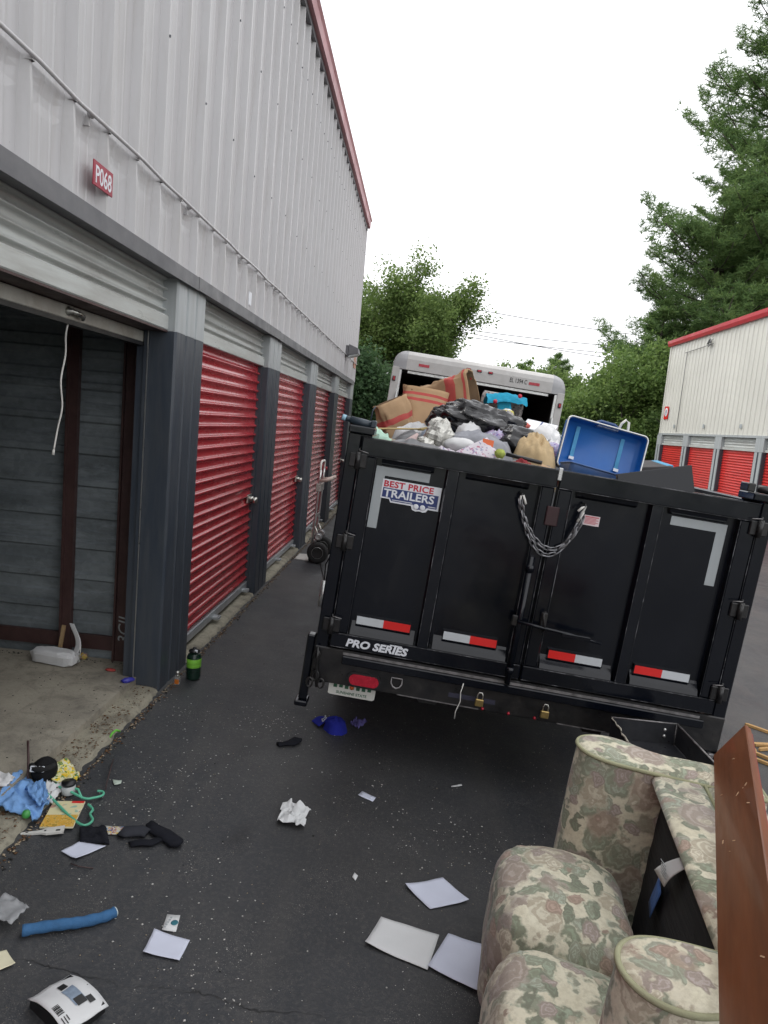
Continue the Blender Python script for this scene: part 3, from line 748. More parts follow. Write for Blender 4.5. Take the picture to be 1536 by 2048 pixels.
b = B(); b.box(-.99, .99, .05, TL, .66, .70); b.obj('bed_floor', MT['tr_worn'], tr)
b = B(); b.box(-.99, .99, TL-.02, TL, .7, 1.8); b.obj('front_wall', M, tr)
b = B()
for sg in (-1, 1): b.box(sg*.45-.05, sg*.45+.05, .06, TL, .42, .655)
b.cyl((-.93, 1.55, .37), (.93, 1.55, .37), .045, 12); b.cyl((-.93, 2.42, .37), (.93, 2.42, .37), .045, 12)
b.obj('chassis', MT['tr_worn'], tr)
b = B()
for sg in (-1, 1): b.tube([(sg*.45, TL, .52), (0, TL+1.35, .50)], .055, 6)
b.cyl((0, TL+1.30, .46), (0, TL+1.55, .50), .045, 10); b.obj('tongue', MT['tr_worn'], tr)
# rear bumper
b = B(); b.bbox(-1.095, 1.095, -.006, .10, .462, .655, .006); bp = b.obj('rear_bumper', MT['tr_worn'], tr)
b = B(); b.box(-.94, .96, -.0095, -.0065, .631, .645); b.obj('bumper_weld_lip', MT['worn_edge'], bp)
b = B(); b.bbox(-.94, .98, -.028, -.007, .585, .629, .004); b.obj('bumper_angle', MT['tr'], bp)
for sx0, sx1 in ((-.62, -.18), (.24, .5)): B().box(sx0, sx1, -.0075, -.0065, .463, .469).obj('scrape_mark', MT['worn_edge'], bp)
def stadium(cx, cz, w, h, n=10):
    p = []
    for k in range(n+1): a = -math.pi/2+math.pi*k/n; p.append((cx+w/2-h/2+h/2*math.cos(a), cz+h/2*math.sin(a)))
    for k in range(n+1): a = math.pi/2+math.pi*k/n; p.append((cx-w/2+h/2+h/2*math.cos(a), cz+h/2*math.sin(a)))
    return p
tl = B().prism(stadium(-.806, .512, .185, .078), -.020, -.0055, 'y').obj('tail_lamp', MT['black_plastic'], bp)
B().prism(stadium(-.806, .512, .160, .058), -.027, -.0205, 'y').obj('lamp_lens', MT['lens_red'], tl)
b = B(); b.tube([(-.662, -.012, .556), (-.606, -.012, .556), (-.604, -.02, .53), (-.615, -.024, .512), (-.633, -.026, .505), (-.651, -.024, .512), (-.664, -.02, .53)], .0045, 7, closed=True); b.obj('tie_down_ring', MT['worn_edge'], bp)
pl = B().prism(stadium(-.863, .425, .27, .10, 5) if False else [(-.99, .40), (-.98, .394), (-.745, .394), (-.735, .402), (-.735, .50), (-.99, .50)], .02, .0225, 'y')
# the plate hangs just below the bumper edge, its upper half behind the bumper
pl.v = [(x, y+.01, z-.0) for x, y, z in pl.v]
plo = pl.obj('licence_plate', MT['plate'], tr); plo.location = (0, 0, -.005)
B().box(-.955, -.775, .034, .05, .40, .461).obj('plate_bracket', MT['tr_worn'], tr)
text('plate_lettering', 'SUNSHINE STATE', .0215, MT['print_green'], plo, (-.862, .0295, .405), FR, .0004, 0, .0004, 'CENTER', 1.0)
b = B(); rr = random.Random(8)
for q in range(7): b.box(-.965+q*.031, -.945+q*.031, 0.0292, .0299, .436+.004*rr.random(), .463)
b.obj('plate_number', MT['print_green'], plo)
B().lathe([(0, 0), (.013, 0), (.013, .001), (0, .001)], 14, (-.865, .0298, .449), Matrix.Rotation(R(90), 3, 'X')).obj('plate_emblem', MT['orange'], plo)
for xx in (-.187, .161):
    b = B(); b.bbox(xx-.022, xx+.022, -.044, -.026, .493, .533, .004); lkb = b.obj('padlock', MT['brass'], bp)
    B().tube([(xx-.014, -.035, .53), (xx-.014, -.035, .555), (xx-.007, -.035, .568), (xx+.007, -.035, .568), (xx+.014, -.035, .555), (xx+.014, -.035, .53)], .0035, 7).obj('shackle', MT['chrome'], lkb)
for xx in (-.13, .02, .17-.02, -.01-.1):
    pass
for xx in (-.16, -.02, .12): B().lathe([(0, 0), (.009, 0), (.007, .006), (0, .008)], 10, (xx, -.0065, .473), Matrix.Rotation(R(90), 3, 'X')).obj('marker_light', MT['lens_red'], bp)
b = B(); b.box(-.35, -.10, -.0072, -.0064, .505, .53); b.obj('scuffed_patch', mat('scuffed_paint', (.03, .03, .05), .5), bp)
b = B(); b.tube([(-.285, -.03, .60), (-.292, -.032, .55), (-.285, -.03, .50), (-.30, -.032, .44), (-.298, -.028, .40)], .0028, 6); tag(b.obj('dangling_cord', MT['white_paint']), 'thin grey cord dangling over the trailer bumper', 'cord'); bpy.data.objects['dangling_cord'].matrix_world = Matrix.Translation((TX, TY, g(TX))) @ Matrix.Rotation(TILT, 4, 'Y')
# latch gear at the gate seam
b = B(); b.cyl((-.060, -.022, .64), (-.060, -.022, 1.33), .016, 12); b.cyl((-.060, -.022, 1.25), (-.060, -.022, 1.285), .022, 12); b.cyl((-.060, -.022, .70), (-.060, -.022, .73), .022, 12)
cb = b.obj('cam_bar', M, tr)
b = B(); b.tube([(-.075, -.045, .985), (.06, -.05, .975), (.2, -.045, .965), (.37, -.04, .945)], .009, 8); b.bbox(.16, .31, -.056, -.036, .945, .968, .003); b.obj('latch_handle', M, cb)
b = B(); b.bbox(.045, .077, -.035, -.009, .965, 1.05, .004); b.tube([(.061, -.04, 1.06), (.05, -.05, 1.04), (.061, -.055, 1.0), (.072, -.05, .97), (.061, -.04, .95)], .006, 7); b.obj('latch_keeper', MT['tr_worn'], cb)
b = B(); b.bbox(-.1, -.05, -.03, -.009, .955, 1.01, .004); b.obj('latch_bracket', MT['tr_worn'], cb)
B().bbox(-.033, .032, -.020, -.0095, 1.50, 1.60, .004).obj('seam_plate', mat('oxblood_steel', (.03, .008, .010), .45), tr)
B().bbox(-.012, .01, -.022, -.0125, 1.735, 1.80, .003).obj('seam_catch', MT['alu'], tr)
# hanging chain, each link its own piece
ch = thing('hanging_chain', 'doubled steel chain hooked across the trailer gate seam', 'chain', (TX, TY, g(TX)), (0, TILT, 0))
for hx in (-.172, .152):
    B().tube([(hx, .03, 1.64), (hx, -.02, 1.64), (hx+.0, -.032, 1.63), (hx, -.03, 1.618)], .006, 8).obj('chain_hook_stud', MT['tr_worn'], gl if hx < 0 else gr)
lm = B().tube([(.011*math.cos(a)*1.0, 0, (.010 if math.sin(a) > 0 else -.010)+.011*math.sin(a)) for a in [2*math.pi*q/14 for q in range(14)]], .0042, 6, closed=True).mesh('link', MT['chain_steel'])
def strand(pts_fn, n):
    pts = [Vector(pts_fn(q/(400))) for q in range(401)]; L = [0]
    for a, c in zip(pts, pts[1:]): L.append(L[-1]+(c-a).length)
    step = .0315; k = 0; s_ = step/2
    while s_ < L[-1]:
        i = np.searchsorted(L, s_); p = pts[i]; t_ = (pts[min(400, i+2)]-pts[max(0, i-2)]).normalized()
        q = t_.to_track_quat('Z', 'Y') @ Euler((0, 0, R(90)*(k % 2)+R(30))).to_quaternion()
        o = link('link', lm, ch, p); o.rotation_mode = 'QUATERNION'; o.rotation_quaternion = q; k += 1; s_ += step
def sag(x0, z0, x1, z1, d, y, skew=0):
    def f(u):
        s4 = 4*u*(1-u); s4 = s4**.82
        return (x0+(x1-x0)*u+skew*s4, y-.006*s4, z0+(z1-z0)*u-d*s4)
    return f
strand(sag(-.172, 1.612, .142, 1.58, .245, -.026, .012), 30)
strand(sag(-.180, 1.610, .152, 1.57, .205, -.022, .02), 30)
B().tube([(.138, -.03, 1.575), (.145, -.032, 1.60), (.152, -.036, 1.63), (.135, -.038, 1.62), (.118, -.04, 1.60)], .0065, 8).obj('grab_hook', MT['white_paint'], ch)
B().tube([(.128, -.028, 1.545), (.14, -.03, 1.575), (.15, -.03, 1.60)], .0065, 8).obj('grab_hook', MT['white_paint'], ch)
B().tube([(-.178, -.03, 1.60), (-.176, -.034, 1.628), (-.165, -.036, 1.632), (-.155, -.038, 1.61), (-.146, -.04, 1.59)], .006, 8).obj('grab_hook', MT['white_paint'], ch)
# left rear corner hardware: stabiliser leg, shackles, prop strut, tarp arm
b = B(); b.bbox(-1.145, -1.10, .02, .08, .33, .70, .008); b.bbox(-1.16, -1.09, .0, .10, .30, .33, .006); b.obj('stabiliser_leg', M, tr)
b = B(); b.tube([(-1.075, -.03, .66), (-1.07, -.035, .60), (-1.065, -.035, .55), (-1.06, -.03, .50), (-1.05, -.035, .44)], [.006, .009, .006, .01, .008], 8)
for q, (sx, sz) in enumerate(((-1.075, .61), (-1.065, .50), (-1.09, .46), (-1.03, .465))):
    b.tube([(sx+.016*math.cos(a), -.03-.004*q, sz+.026*math.sin(a)) for a in [2*math.pi*k/12 for k in range(12)]], .0055, 6, closed=True)
b.obj('safety_chain_cluster', MT['tr_worn'], tr)
b = B(); b.tube([(-1.10, .25, .95), (-1.095, .18, 1.06), (-1.09, .9, 1.25)], .010, 8); b.tube([(-1.10, .05, .93), (-1.10, .28, .80)], .012, 8)
b.tube([(-1.10, .03, .86), (-1.10, .03, 1.0)], .018, 8); b.obj('tarp_spring', MT['alu'], tr)
b = B(); b.cyl((-1.10, .03, 1.862), (-.97, .03, 1.850), .021, 12); b.cyl((-1.13, .03, 1.868), (-1.10, .03, 1.863), .014, 10); b.bbox(-.99, -.965, -.01, .08, 1.841, 1.878, .004); b.tube([(-1.0, .04, 1.86), (-.995, .04, 1.93), (-.985, .05, 1.95)], .004, 6); b.obj('tarp_roller_end', mat('dark_blue_plastic', (.03, .045, .06), .4), tr)
b = B(); b.cyl((-1.145, .03, 1.87), (-1.125, .03, 1.866), .016, 10); b.obj('tarp_roller_cap', mat('pale_blue_plastic', (.30, .5, .62), .5), tr)
b = B(); b.cyl((1.0, .03, 1.862), (1.12, .03, 1.858), .02, 12); b.bbox(.93, .97, -.01, .08, 1.841, 1.885, .005); b.obj('tarp_roller_end', MT['tr_worn'], tr)
b = B(); b.bbox(1.045, 1.075, -.02, .02, .30, .455, .004); b.obj('corner_leg', MT['worn_edge'], tr)
b = B()
for q in range(6): b.tube([(1.085+.012*math.cos(a)*(q % 2), -.02+.012*math.cos(a)*((q+1) % 2), .455-.026*q+.018*math.sin(a)) for a in [2*math.pi*k/10 for k in range(10)]], .0045, 6, closed=True)
b.obj('safety_chain', MT['tr_worn'], tr)

# ------------------------------------------------------------------ box truck
KX, KY = .535, 10.0
tk = thing('moving_truck', 'white box truck with open rear cargo door standing in front of the trailer', 'truck', (KX, KY, g(KX)), (0, TILT, 0))
W_, TH, LB = 1.215, 2.90, 4.6
W = MT['truck_white']
def rrect(w, z0, z1, r, n=6):
    p = [(-w, z0), (w, z0)]
    for k in range(n+1): a = math.pi/2*k/n; p.append((w-r+r*math.cos(a), z1-r+r*math.sin(a)))
    for k in range(n+1): a = math.pi/2+math.pi/2*k/n; p.append((-w+r+r*math.cos(a), z1-r+r*math.sin(a)))
    return p
for sg in (-1, 1):
    a = sorted((sg*W_, sg*(W_-.03))); B().box(a[0], a[1], .06, LB, .72, 2.70).obj('cargo_side', W, tk)
    a = sorted((sg*W_, sg*(W_-.10))); B().bbox(a[0], a[1], -.02, .06, .70, 2.655, .006).obj('door_post', W, tk)
    a = sorted((sg*(W_-.102), sg*(W_-.135))); B().box(a[0], a[1], -.012, .07, .70, 2.62).obj('door_track', MT['alu'], tk)
    m_ = B().bbox(sg*(W_-.045)-.022, sg*(W_-.045)+.022, -.04, -.021, 2.45, 2.52, .006).obj('marker_lamp', MT['black_plastic'], tk)
    B().bbox(sg*(W_-.045)-.014, sg*(W_-.045)+.014, -.05, -.041, 2.46, 2.51, .004).obj('lamp_lens', MT['lens_red'], m_)
    B().box(sg*(W_-.05)-.02, sg*(W_-.05)+.02, -.0235, -.0205, 2.05, 2.18).obj('reflective_tape', MT['lens_red'], tk)
    B().box(sg*(W_-.05)-.02, sg*(W_-.05)+.02, -.0235, -.0205, 1.62, 2.03).obj('reflective_tape', MT['lens_red'], tk)
    B().tube([(sg*(W_-.115), -.05, 2.30), (sg*(W_-.11), -.06, 1.6), (sg*(W_-.11), -.05, 1.1)], .016, 8).obj('grab_rail', MT['alu'], tk)
b = B(); pf = [q for q in rrect(W_-.19, 2.64, TH, .001, 2)]
# header with a curved top in section
sec = [(-.02, 2.632), (-.022, 2.78), (-.005, 2.84), (.05, 2.885), (.14, 2.90), (.14, 2.632)]
b.prism([(yy, z) for yy, z in sec], -(W_-.19), W_-.19, 'x'); hd = b.obj('rear_header', W, tk)
for sg in (-1, 1):
    def fn(u, v, sg=sg):
        # rounded corner casting
        i = v*(len(sec)-2); k = int(min(len(sec)-3, i)); t_ = i-k
        yy = sec[k][0]*(1-t_)+sec[k+1][0]*t_; zz = sec[k][1]*(1-t_)+sec[k+1][1]*t_
        a = u*math.pi/2; hh = zz-2.632; rx = .19
        return (sg*(W_-rx+rx*math.sin(a)), yy+.02*(1-math.cos(a)), 2.632+hh*(math.cos(a)**.55 if math.cos(a) > 1e-6 else 0))
    B().grid(fn, 12, 13).obj('corner_casting', MT['truck_cap'], tk)
    a = sorted((sg*(W_-.19), sg*W_)); B().prism([(sg*(W_-.192), 2.632), (sg*W_, 2.632), (sg*(W_-.02), 2.76), (sg*(W_-.08), 2.85), (sg*(W_-.192), 2.9)], .06, LB, 'y').obj('roof_edge', W, tk)
B().box(-(W_-.19), W_-.19, .14, LB, 2.86, 2.90).obj('roof', W, tk)
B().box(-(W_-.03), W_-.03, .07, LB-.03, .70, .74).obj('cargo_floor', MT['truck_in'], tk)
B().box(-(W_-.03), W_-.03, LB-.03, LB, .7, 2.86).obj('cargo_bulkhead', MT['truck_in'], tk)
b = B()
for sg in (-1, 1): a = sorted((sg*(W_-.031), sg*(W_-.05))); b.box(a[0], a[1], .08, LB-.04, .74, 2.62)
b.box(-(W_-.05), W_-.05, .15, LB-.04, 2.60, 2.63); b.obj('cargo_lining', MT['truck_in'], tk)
B().bbox(-1.0, 1.0, .03, .08, 2.585, 2.628, .005).obj('raised_rear_door', MT['alu'], tk)
for xx in (-.162, -.01, .146):
    m_ = B().bbox(xx-.034, xx+.034, -.034, -.0225, 2.755, 2.79, .006).obj('marker_lamp', MT['black_plastic'], hd)
    B().bbox(xx-.026, xx+.026, -.043, -.035, 2.761, 2.784, .004).obj('lamp_lens', MT['lens_red'], m_)
for xx in (-.783, .77): B().box(xx-.075, xx+.075, -.0255, -.0225, 2.70, 2.738).obj('reflective_tape', MT['lens_red'], hd)
text('truck_number', 'EL 1394 C', .085, MT['print_black'], hd, (.425, -.0245, 2.698), FR, .0006, 0, .0006, 'LEFT', .68)
b = B(); b.bbox(-W_, W_, -.05, .06, .60, .698, .01); b.obj('rear_sill', MT['tr_worn'], tk)
b = B(); b.box(-.45, .45, .1, LB+2, .45, .69); b.obj('chassis', MT['tr_worn'], tk)
for sg in (-1, 1):
    for yy in (.9, LB+1.3):
        Mx = Matrix.Rotation(R(90), 3, 'Y')
        w = B().lathe([(.22, -.12), (.36, -.12), (.39, -.09), (.4, 0), (.39, .09), (.36, .12), (.22, .12)], 26, (sg*.95, yy, .395), Mx).obj('wheel', MT['rubber'], tk)
        B().lathe([(0, -.05), (.2, -.06), (.222, -.1), (.222, .1), (.2, .06), (0, .05)], 20, (sg*.95, yy, .395), Mx).obj('rim', MT['alu'], w)
b = B(); b.prism([(LB+.02, .55), (LB+2.5, .55), (LB+2.6, 1.1), (LB+1.5, 1.25), (LB+1.0, 2.05), (LB+.02, 2.1)], -1.0, 1.0, 'x'); cabn = b.obj('cab', W, tk)
b = B(); b.box(-.12, .12, -.55, .1, .42, .50); b.obj('tow_bar', MT['tr_worn'], tk)
# boxes stacked inside the truck
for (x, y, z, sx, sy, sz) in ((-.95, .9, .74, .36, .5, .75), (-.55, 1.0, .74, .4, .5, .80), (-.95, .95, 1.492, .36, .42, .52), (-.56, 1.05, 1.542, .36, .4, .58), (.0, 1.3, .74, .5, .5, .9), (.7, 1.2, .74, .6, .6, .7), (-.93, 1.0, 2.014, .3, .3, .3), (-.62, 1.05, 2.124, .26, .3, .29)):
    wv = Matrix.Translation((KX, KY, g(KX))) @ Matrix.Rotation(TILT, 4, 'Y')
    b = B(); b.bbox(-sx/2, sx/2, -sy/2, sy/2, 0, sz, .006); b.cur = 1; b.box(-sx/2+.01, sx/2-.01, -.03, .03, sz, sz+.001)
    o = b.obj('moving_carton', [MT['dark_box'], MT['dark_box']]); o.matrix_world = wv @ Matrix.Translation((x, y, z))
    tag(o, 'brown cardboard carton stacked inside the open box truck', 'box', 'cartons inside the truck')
# ------------------------------------------------------------------ soft shapes
def blob(rad, seed, amp=.12, freq=3., ridge=0., nu=36, nv=22, flat=0., sq=1.):
    b = B(); o = Vector((seed*3.1, seed*1.7, seed*.9))
    def fn(u, v):
        a = 2*math.pi*u; t = math.pi*(v-.5)
        ct = math.copysign(abs(math.cos(t))**sq, math.cos(t)); st = math.copysign(abs(math.sin(t))**sq, math.sin(t))
        ca = math.copysign(abs(math.cos(a))**sq, math.cos(a)); sa = math.copysign(abs(math.sin(a))**sq, math.sin(a))
        p = Vector((ct*ca, ct*sa, st))
        n = mnoise.fractal(p*freq+o, 1, 2.1, 4)
        k = 1+amp*n
        if ridge: k += ridge*(mnoise.voronoi(p*freq*.9+o)[0][0]-.45)*1.5 + ridge*.55*(mnoise.voronoi(Vector((p.x*1.0, p.y*1.6, p.z*.8))*freq*2.2+o)[0][0]-.45)
        z = p.z*k
        if flat and z < -flat: z = -flat-(z+flat)*-.1
        return (p.x*k*rad[0], p.y*k*rad[1], z*rad[2])
    b.grid(fn, nu, nv, True); return b
def sheet4(c, nu, nv, disp, th=.004, bb=None):
    """bilinear sheet from corners c00 c10 c11 c01 with displacement and thickness"""
    c = [Vector(p) for p in c]; b = bb or B()
    n = (c[1]-c[0]).cross(c[3]-c[0]).normalized()
    P = []
    for s_ in (1, -1):
        for j in range(nv):
            for i in range(nu):
                u, v = i/(nu-1), j/(nv-1)
                p = c[0]*(1-u)*(1-v)+c[1]*u*(1-v)+c[2]*u*v+c[3]*(1-u)*v
                P.append(p+n*s_*th/2+Vector(disp(u, v)))
    m = nu*nv; fs = []
    for j in range(nv-1):
        for i in range(nu-1):
            a = j*nu+i; fs += [(a, a+1, a+nu+1, a+nu), (m+a, m+a+nu, m+a+nu+1, m+a+1)]
    for i in range(nu-1):
        fs += [(i, m+i, m+i+1, i+1)]; a = (nv-1)*nu+i; fs += [(a, a+1, m+a+1, m+a)]
    for j in range(nv-1):
        a = j*nu; fs += [(a, a+nu, m+a+nu, m+a)]; a = j*nu+nu-1; fs += [(a, m+a, m+a+nu, a+nu)]
    old = b.smooth; b.smooth = True; b.add(P, fs); b.smooth = old; return b
def fabric(name, col, var=.2, vscale=8, rough=.9, bm=.35, bs=180): return mat(name, col, rough, var=var, vscale=vscale, bmp=bm, bscale=bs, spec=.2)
MT['bag_black'] = mat('black_poly_bag', (.006, .006, .007), .17, var=.3, vscale=8, bmp=.35, bscale=16, bdist=.012, rvar=.07)
MT['kraft'] = mat('kraft_paper', (.40, .26, .145), .85, var=.1, vscale=5, bmp=.25, bscale=18, bdist=.01)
MT['kraft_in'] = mat('kraft_inside', (.16, .10, .055), .9)
MT['kraft_red'] = mat('kraft_red_print', (.46, .075, .065), .8, var=.15, vscale=9)
MT['grey_fleece'] = fabric('grey_fleece', (.27, .275, .30))
MT['tan_cloth'] = fabric('tan_cotton', (.44, .33, .19))
MT['cyan_cloth'] = fabric('cyan_jersey', (.022, .27, .42))
MT['mint'] = fabric('mint_cloth', (.42, .62, .50))
MT['white_cloth'] = fabric('white_cotton', (.66, .66, .66), .06)
def silver_wrap():
    m = mat('crinkled_silver_film', (.52, .51, .47), .22, .55, var=.35, vscale=16, bmp=.35, bscale=70, bdist=.01); return m
MT['silver_film'] = silver_wrap()
def scatter_mat(name, base, cols, scale, th=.30, soft=.06, dist=1.0, rough=.85):
    """printed motif: voronoi blots in several colours"""
    m, nt, b, N, L = newmat(name)
    v = coords(nt); ns = nd(nt, 'ShaderNodeTexNoise', Scale=scale*1.3); lk(nt, v, ns.inputs['Vector'])
    vv = mixc(nt, .06*dist, v, ns.outputs['Color'], 'ADD')
    c = base
    for k, col in enumerate(cols):
        vo = nd(nt, 'ShaderNodeTexVoronoi', Scale=scale*(1+.23*k)); mp = nt.nodes.new('ShaderNodeMapping'); mp.inputs['Location'].default_value = (k*3.7, k*1.3, k*2.1)
        lk(nt, vv, mp.inputs['Vector']); lk(nt, mp.outputs['Vector'], vo.inputs['Vector'])
        f = ramp(nt, vo.outputs['Distance'], [(max(0, th-soft), 1.), (th+soft, 0.)])
        c = mixc(nt, f, c, col)
    lk(nt, c, b.inputs['Base Color']); b.inputs['Roughness'].default_value = rough; b.inputs['Specular IOR Level'].default_value = .2
    bump(nt, b, noise(nt, v, 120, 3), .2, .003)
    return m
MT['floral_print'] = scatter_mat('small_floral_print', (.62, .58, .62), [(.45, .16, .24), (.30, .30, .42), (.60, .62, .66), (.34, .22, .34)], 26, .26)
MT['purple_print'] = scatter_mat('purple_check_print', (.42, .40, .55), [(.16, .10, .34), (.62, .6, .68), (.40, .2, .36)], 34, .30)
MT['rug_print'] = scatter_mat('rolled_rug_print', (.30, .28, .27), [(.10, .10, .12), (.5, .46, .42)], 30, .32)
def at(o, loc, rot=(0, 0, 0)): o.location = loc; o.rotation_euler = rot; return o

# ------------------------------------------------------------------ the heap in the trailer (world coordinates)
MT['bag_grey'] = mat('grey_poly_bag', (.10, .10, .105), .4, var=.3, vscale=6, bmp=.4, bscale=18, bdist=.012)
for k, (x, y, z, rx, ry, rz_) in enumerate(((-.02, 4.25, 1.10, .34, .45, .55), (.62, 4.35, 1.06, .40, .50, .52), (1.22, 4.4, .98, .36, .5, .52), (.1, 5.2, 1.12, .42, .5, .60), (.85, 5.25, 1.10, .45, .52, .60), (.2, 6.25, 1.13, .48, .5, .60), (.95, 6.3, 1.12, .42, .5, .60), (.55, 7.2, 1.05, .7, .45, .55))):
    o = blob((rx, ry, rz_), 11+k, .06, 2.2, .06, 32, 20, .9, .75).obj('stuffed_bag', MT['bag_grey']); at(o, (x, y, z+.03))
    tag(o, 'stuffed grey rubbish bag buried under the trailer load', 'bag', 'bags under the trailer load')
o = blob((.34, .26, .17), 3, .16, 2.6, .16, 84, 50).obj('rubbish_bag', MT['bag_black']); at(o, (.42, 5.02, 1.80), (0, R(12), R(-8)))
tag(o, 'shiny crumpled black rubbish bag on top of the trailer load', 'bag')
o = blob((.17, .16, .11), 9, .16, 2.8, .14, 60, 36).obj('rubbish_bag', MT['bag_black']); at(o, (.20, 5.22, 1.83), (0, R(-14), 0))
tag(o, 'small knotted black bag tucked beside the brown paper sacks', 'bag')
o = blob((.20, .22, .12), 17, .12, 2.4, .12, 60, 36).obj('rubbish_bag', MT['bag_black']); at(o, (.68, 4.72, 1.70), (0, R(22), 0))
tag(o, 'sagging black bag beside the tan cloth bundle', 'bag')
def paper_sack(L, w, d, seed, stripes, open_=True):
    """open sack along +z with red printed bands; the ring is a soft rectangle"""
    b = B(); n = 32; rows = 22; vs = []
    for j in range(rows):
        t = j/(rows-1)
        for i in range(n):
            a = 2*math.pi*i/n; ca, sa = math.cos(a), math.sin(a)
            ex = .42+.25*t
            x = math.copysign(abs(ca)**ex, ca)*w/2*(1+.16*t); y = math.copysign(abs(sa)**ex, sa)*d/2*(1-.45*t)+.03*math.sin(t*3+seed)
            k = 1+.22*mnoise.fractal(Vector((ca*1.6+seed, sa*1.6, t*2.6)), 1, 2, 3)+.16*(mnoise.voronoi(Vector((ca*2+seed, sa*2, t*3)))[0][0]-.4)
            vs.append((x*k, y*k, t*L+.015*mnoise.noise(Vector((a*1.5, t*2, seed)))))
    for j in range(rows-1):
        t = (j+.5)/(rows-1); b.cur = 1 if any(a_ < t < c_ for a_, c_ in stripes) else 0
        b.smooth = True
        b.add([], []) 
        o = 0
        for i in range(n):
            b.f.append((j*n+i, j*n+(i+1) % n, (j+1)*n+(i+1) % n, (j+1)*n+i)); b.mi.append(b.cur); b.sm.append(True)
    b.v = [tuple(v) for v in vs]
    b.cur = 0; b.f.append(tuple(range(n-1, -1, -1))); b.mi.append(0); b.sm.append(False)
    # inner skin and rim
    base = len(b.v); 
    for j in (rows-1, rows-4):
        for i in range(n): v = vs[j*n+i]; b.v.append((v[0]*.95, v[1]*.93, v[2]))
    for i in range(n):
        b.f.append(((rows-1)*n+i, (rows-1)*n+(i+1) % n, base+(i+1) % n, base+i)); b.mi.append(0); b.sm.append(False)
        b.f.append((base+i, base+(i+1) % n, base+n+(i+1) % n, base+n+i)); b.mi.append(2); b.sm.append(True)
    b.f.append(tuple(range(base+n, base+2*n))); b.mi.append(2); b.sm.append(False)
    return b
KM = [MT['kraft'], MT['kraft_red'], MT['kraft_in']]
o = paper_sack(.50, .40, .30, 2, [(.55, .61), (.64, .74), (.90, .95)]).obj('paper_sack', KM); at(o, (.06, 6.45, 1.94), (R(14), R(74), R(-22)))
tag(o, 'large brown paper sack with red bands lying open-mouthed on the load', 'bag')
o = paper_sack(.54, .34, .24, 5, [(.76, .81), (.84, .92)]).obj('paper_sack', KM); at(o, (.02, 5.95, 1.56), (R(-6), R(4), R(25)))
tag(o, 'upright brown paper sack with a red band near its folded top', 'bag')
o = paper_sack(.48, .26, .2, 8, [(.15, .30), (.62, .72)]).obj('paper_sack', KM); at(o, (-.09, 5.75, 1.52), (R(-10), R(-24), R(40)))
tag(o, 'leaning brown paper sack with a red side panel nearest the truck post', 'bag')
# cyan shirt draped on a rolled rug
b = B()
for k in range(3):
    pts = [(.0, (.06-.016*k)*math.cos(a), (.1-.022*k)*math.sin(a)) for a in [2*math.pi*q/20 for q in range(20)]]
    vs = []
    for x in (-.26, .10):
        for p in pts: vs.append((x, p[1], p[2]))
    b.smooth = True; b.add(vs, [(i, (i+1) % 20, 20+(i+1) % 20, 20+i) for i in range(20)])
o = b.obj('rolled_rug', MT['rug_print']); at(o, (.76, 6.25, 2.02), (R(10), R(6), R(-30)))
tag(o, 'rolled patterned rug sticking out under the turquoise shirt', 'rug')
def dsp(seed, a, f): return lambda u, v: (0.012*mnoise.noise(Vector((u*3, v*3, seed))), 0, a*mnoise.fractal(Vector((u*f, v*f, seed)), 1, 2, 4))
b = B()
def shirt(u, v):
    x = .53+.34*u; r_ = .16
    ang = -1.1+2.2*v
    return (x+.015*mnoise.noise(Vector((u*4, v*4, 3))), 6.15+.17*math.sin(ang)-.02, 1.985+.14*math.cos(ang)-.05*abs(u-.5)+.018*mnoise.fractal(Vector((u*5, v*5, 1)), 1, 2, 3))
b.grid(shirt, 30, 24); sh = b.obj('shirt', MT['cyan_cloth'])
tag(sh, 'turquoise shirt draped over the rolled rug', 'shirt')
b = B(); sheet4([(.64, 6.0, 1.84), (.76, 5.97, 1.86), (.73, 6.01, 2.06), (.62, 6.03, 2.05)], 10, 12, dsp(4, .01, 4), .006, b); b.obj('sleeve', MT['cyan_cloth'], sh)
for (px, pz) in ((.60, 2.04), (.80, 2.10)): B().lathe([(0, .0), (.016, .0), (.018, .006), (0, .009)], 12, (px, 5.985, pz), Matrix.Rotation(R(90), 3, 'X')).obj('applique_flower', MT['vinyl_red'], sh)
# yellow and red toys / packets near the sacks
for k, (x, y, z, r_, col, nm, lb) in enumerate(((.52, 5.7, 1.93, .055, (.62, .48, .05), 'toy_ball', 'yellow plush ball wedged behind the black bag'), (.43, 5.75, 1.91, .07, (.62, .22, .2), 'toy_ball', 'red and white soft toy wedged behind the black bag'), (.70, 5.9, 1.94, .045, (.5, .45, .12), 'toy_ball', 'mustard plush ball beside the turquoise sleeve'))):
    b = blob((r_*1.3, r_, r_), 30+k, .1, 3, 0, 20, 14); b.mi = [1 if (q // 20) % 6 > 3 else 0 for q in range(len(b.f))]
    tag(at(b.obj(nm, [fabric('plush_%d' % k, col), MT['white_cloth']]), (x, y, z)), lb, 'toy')
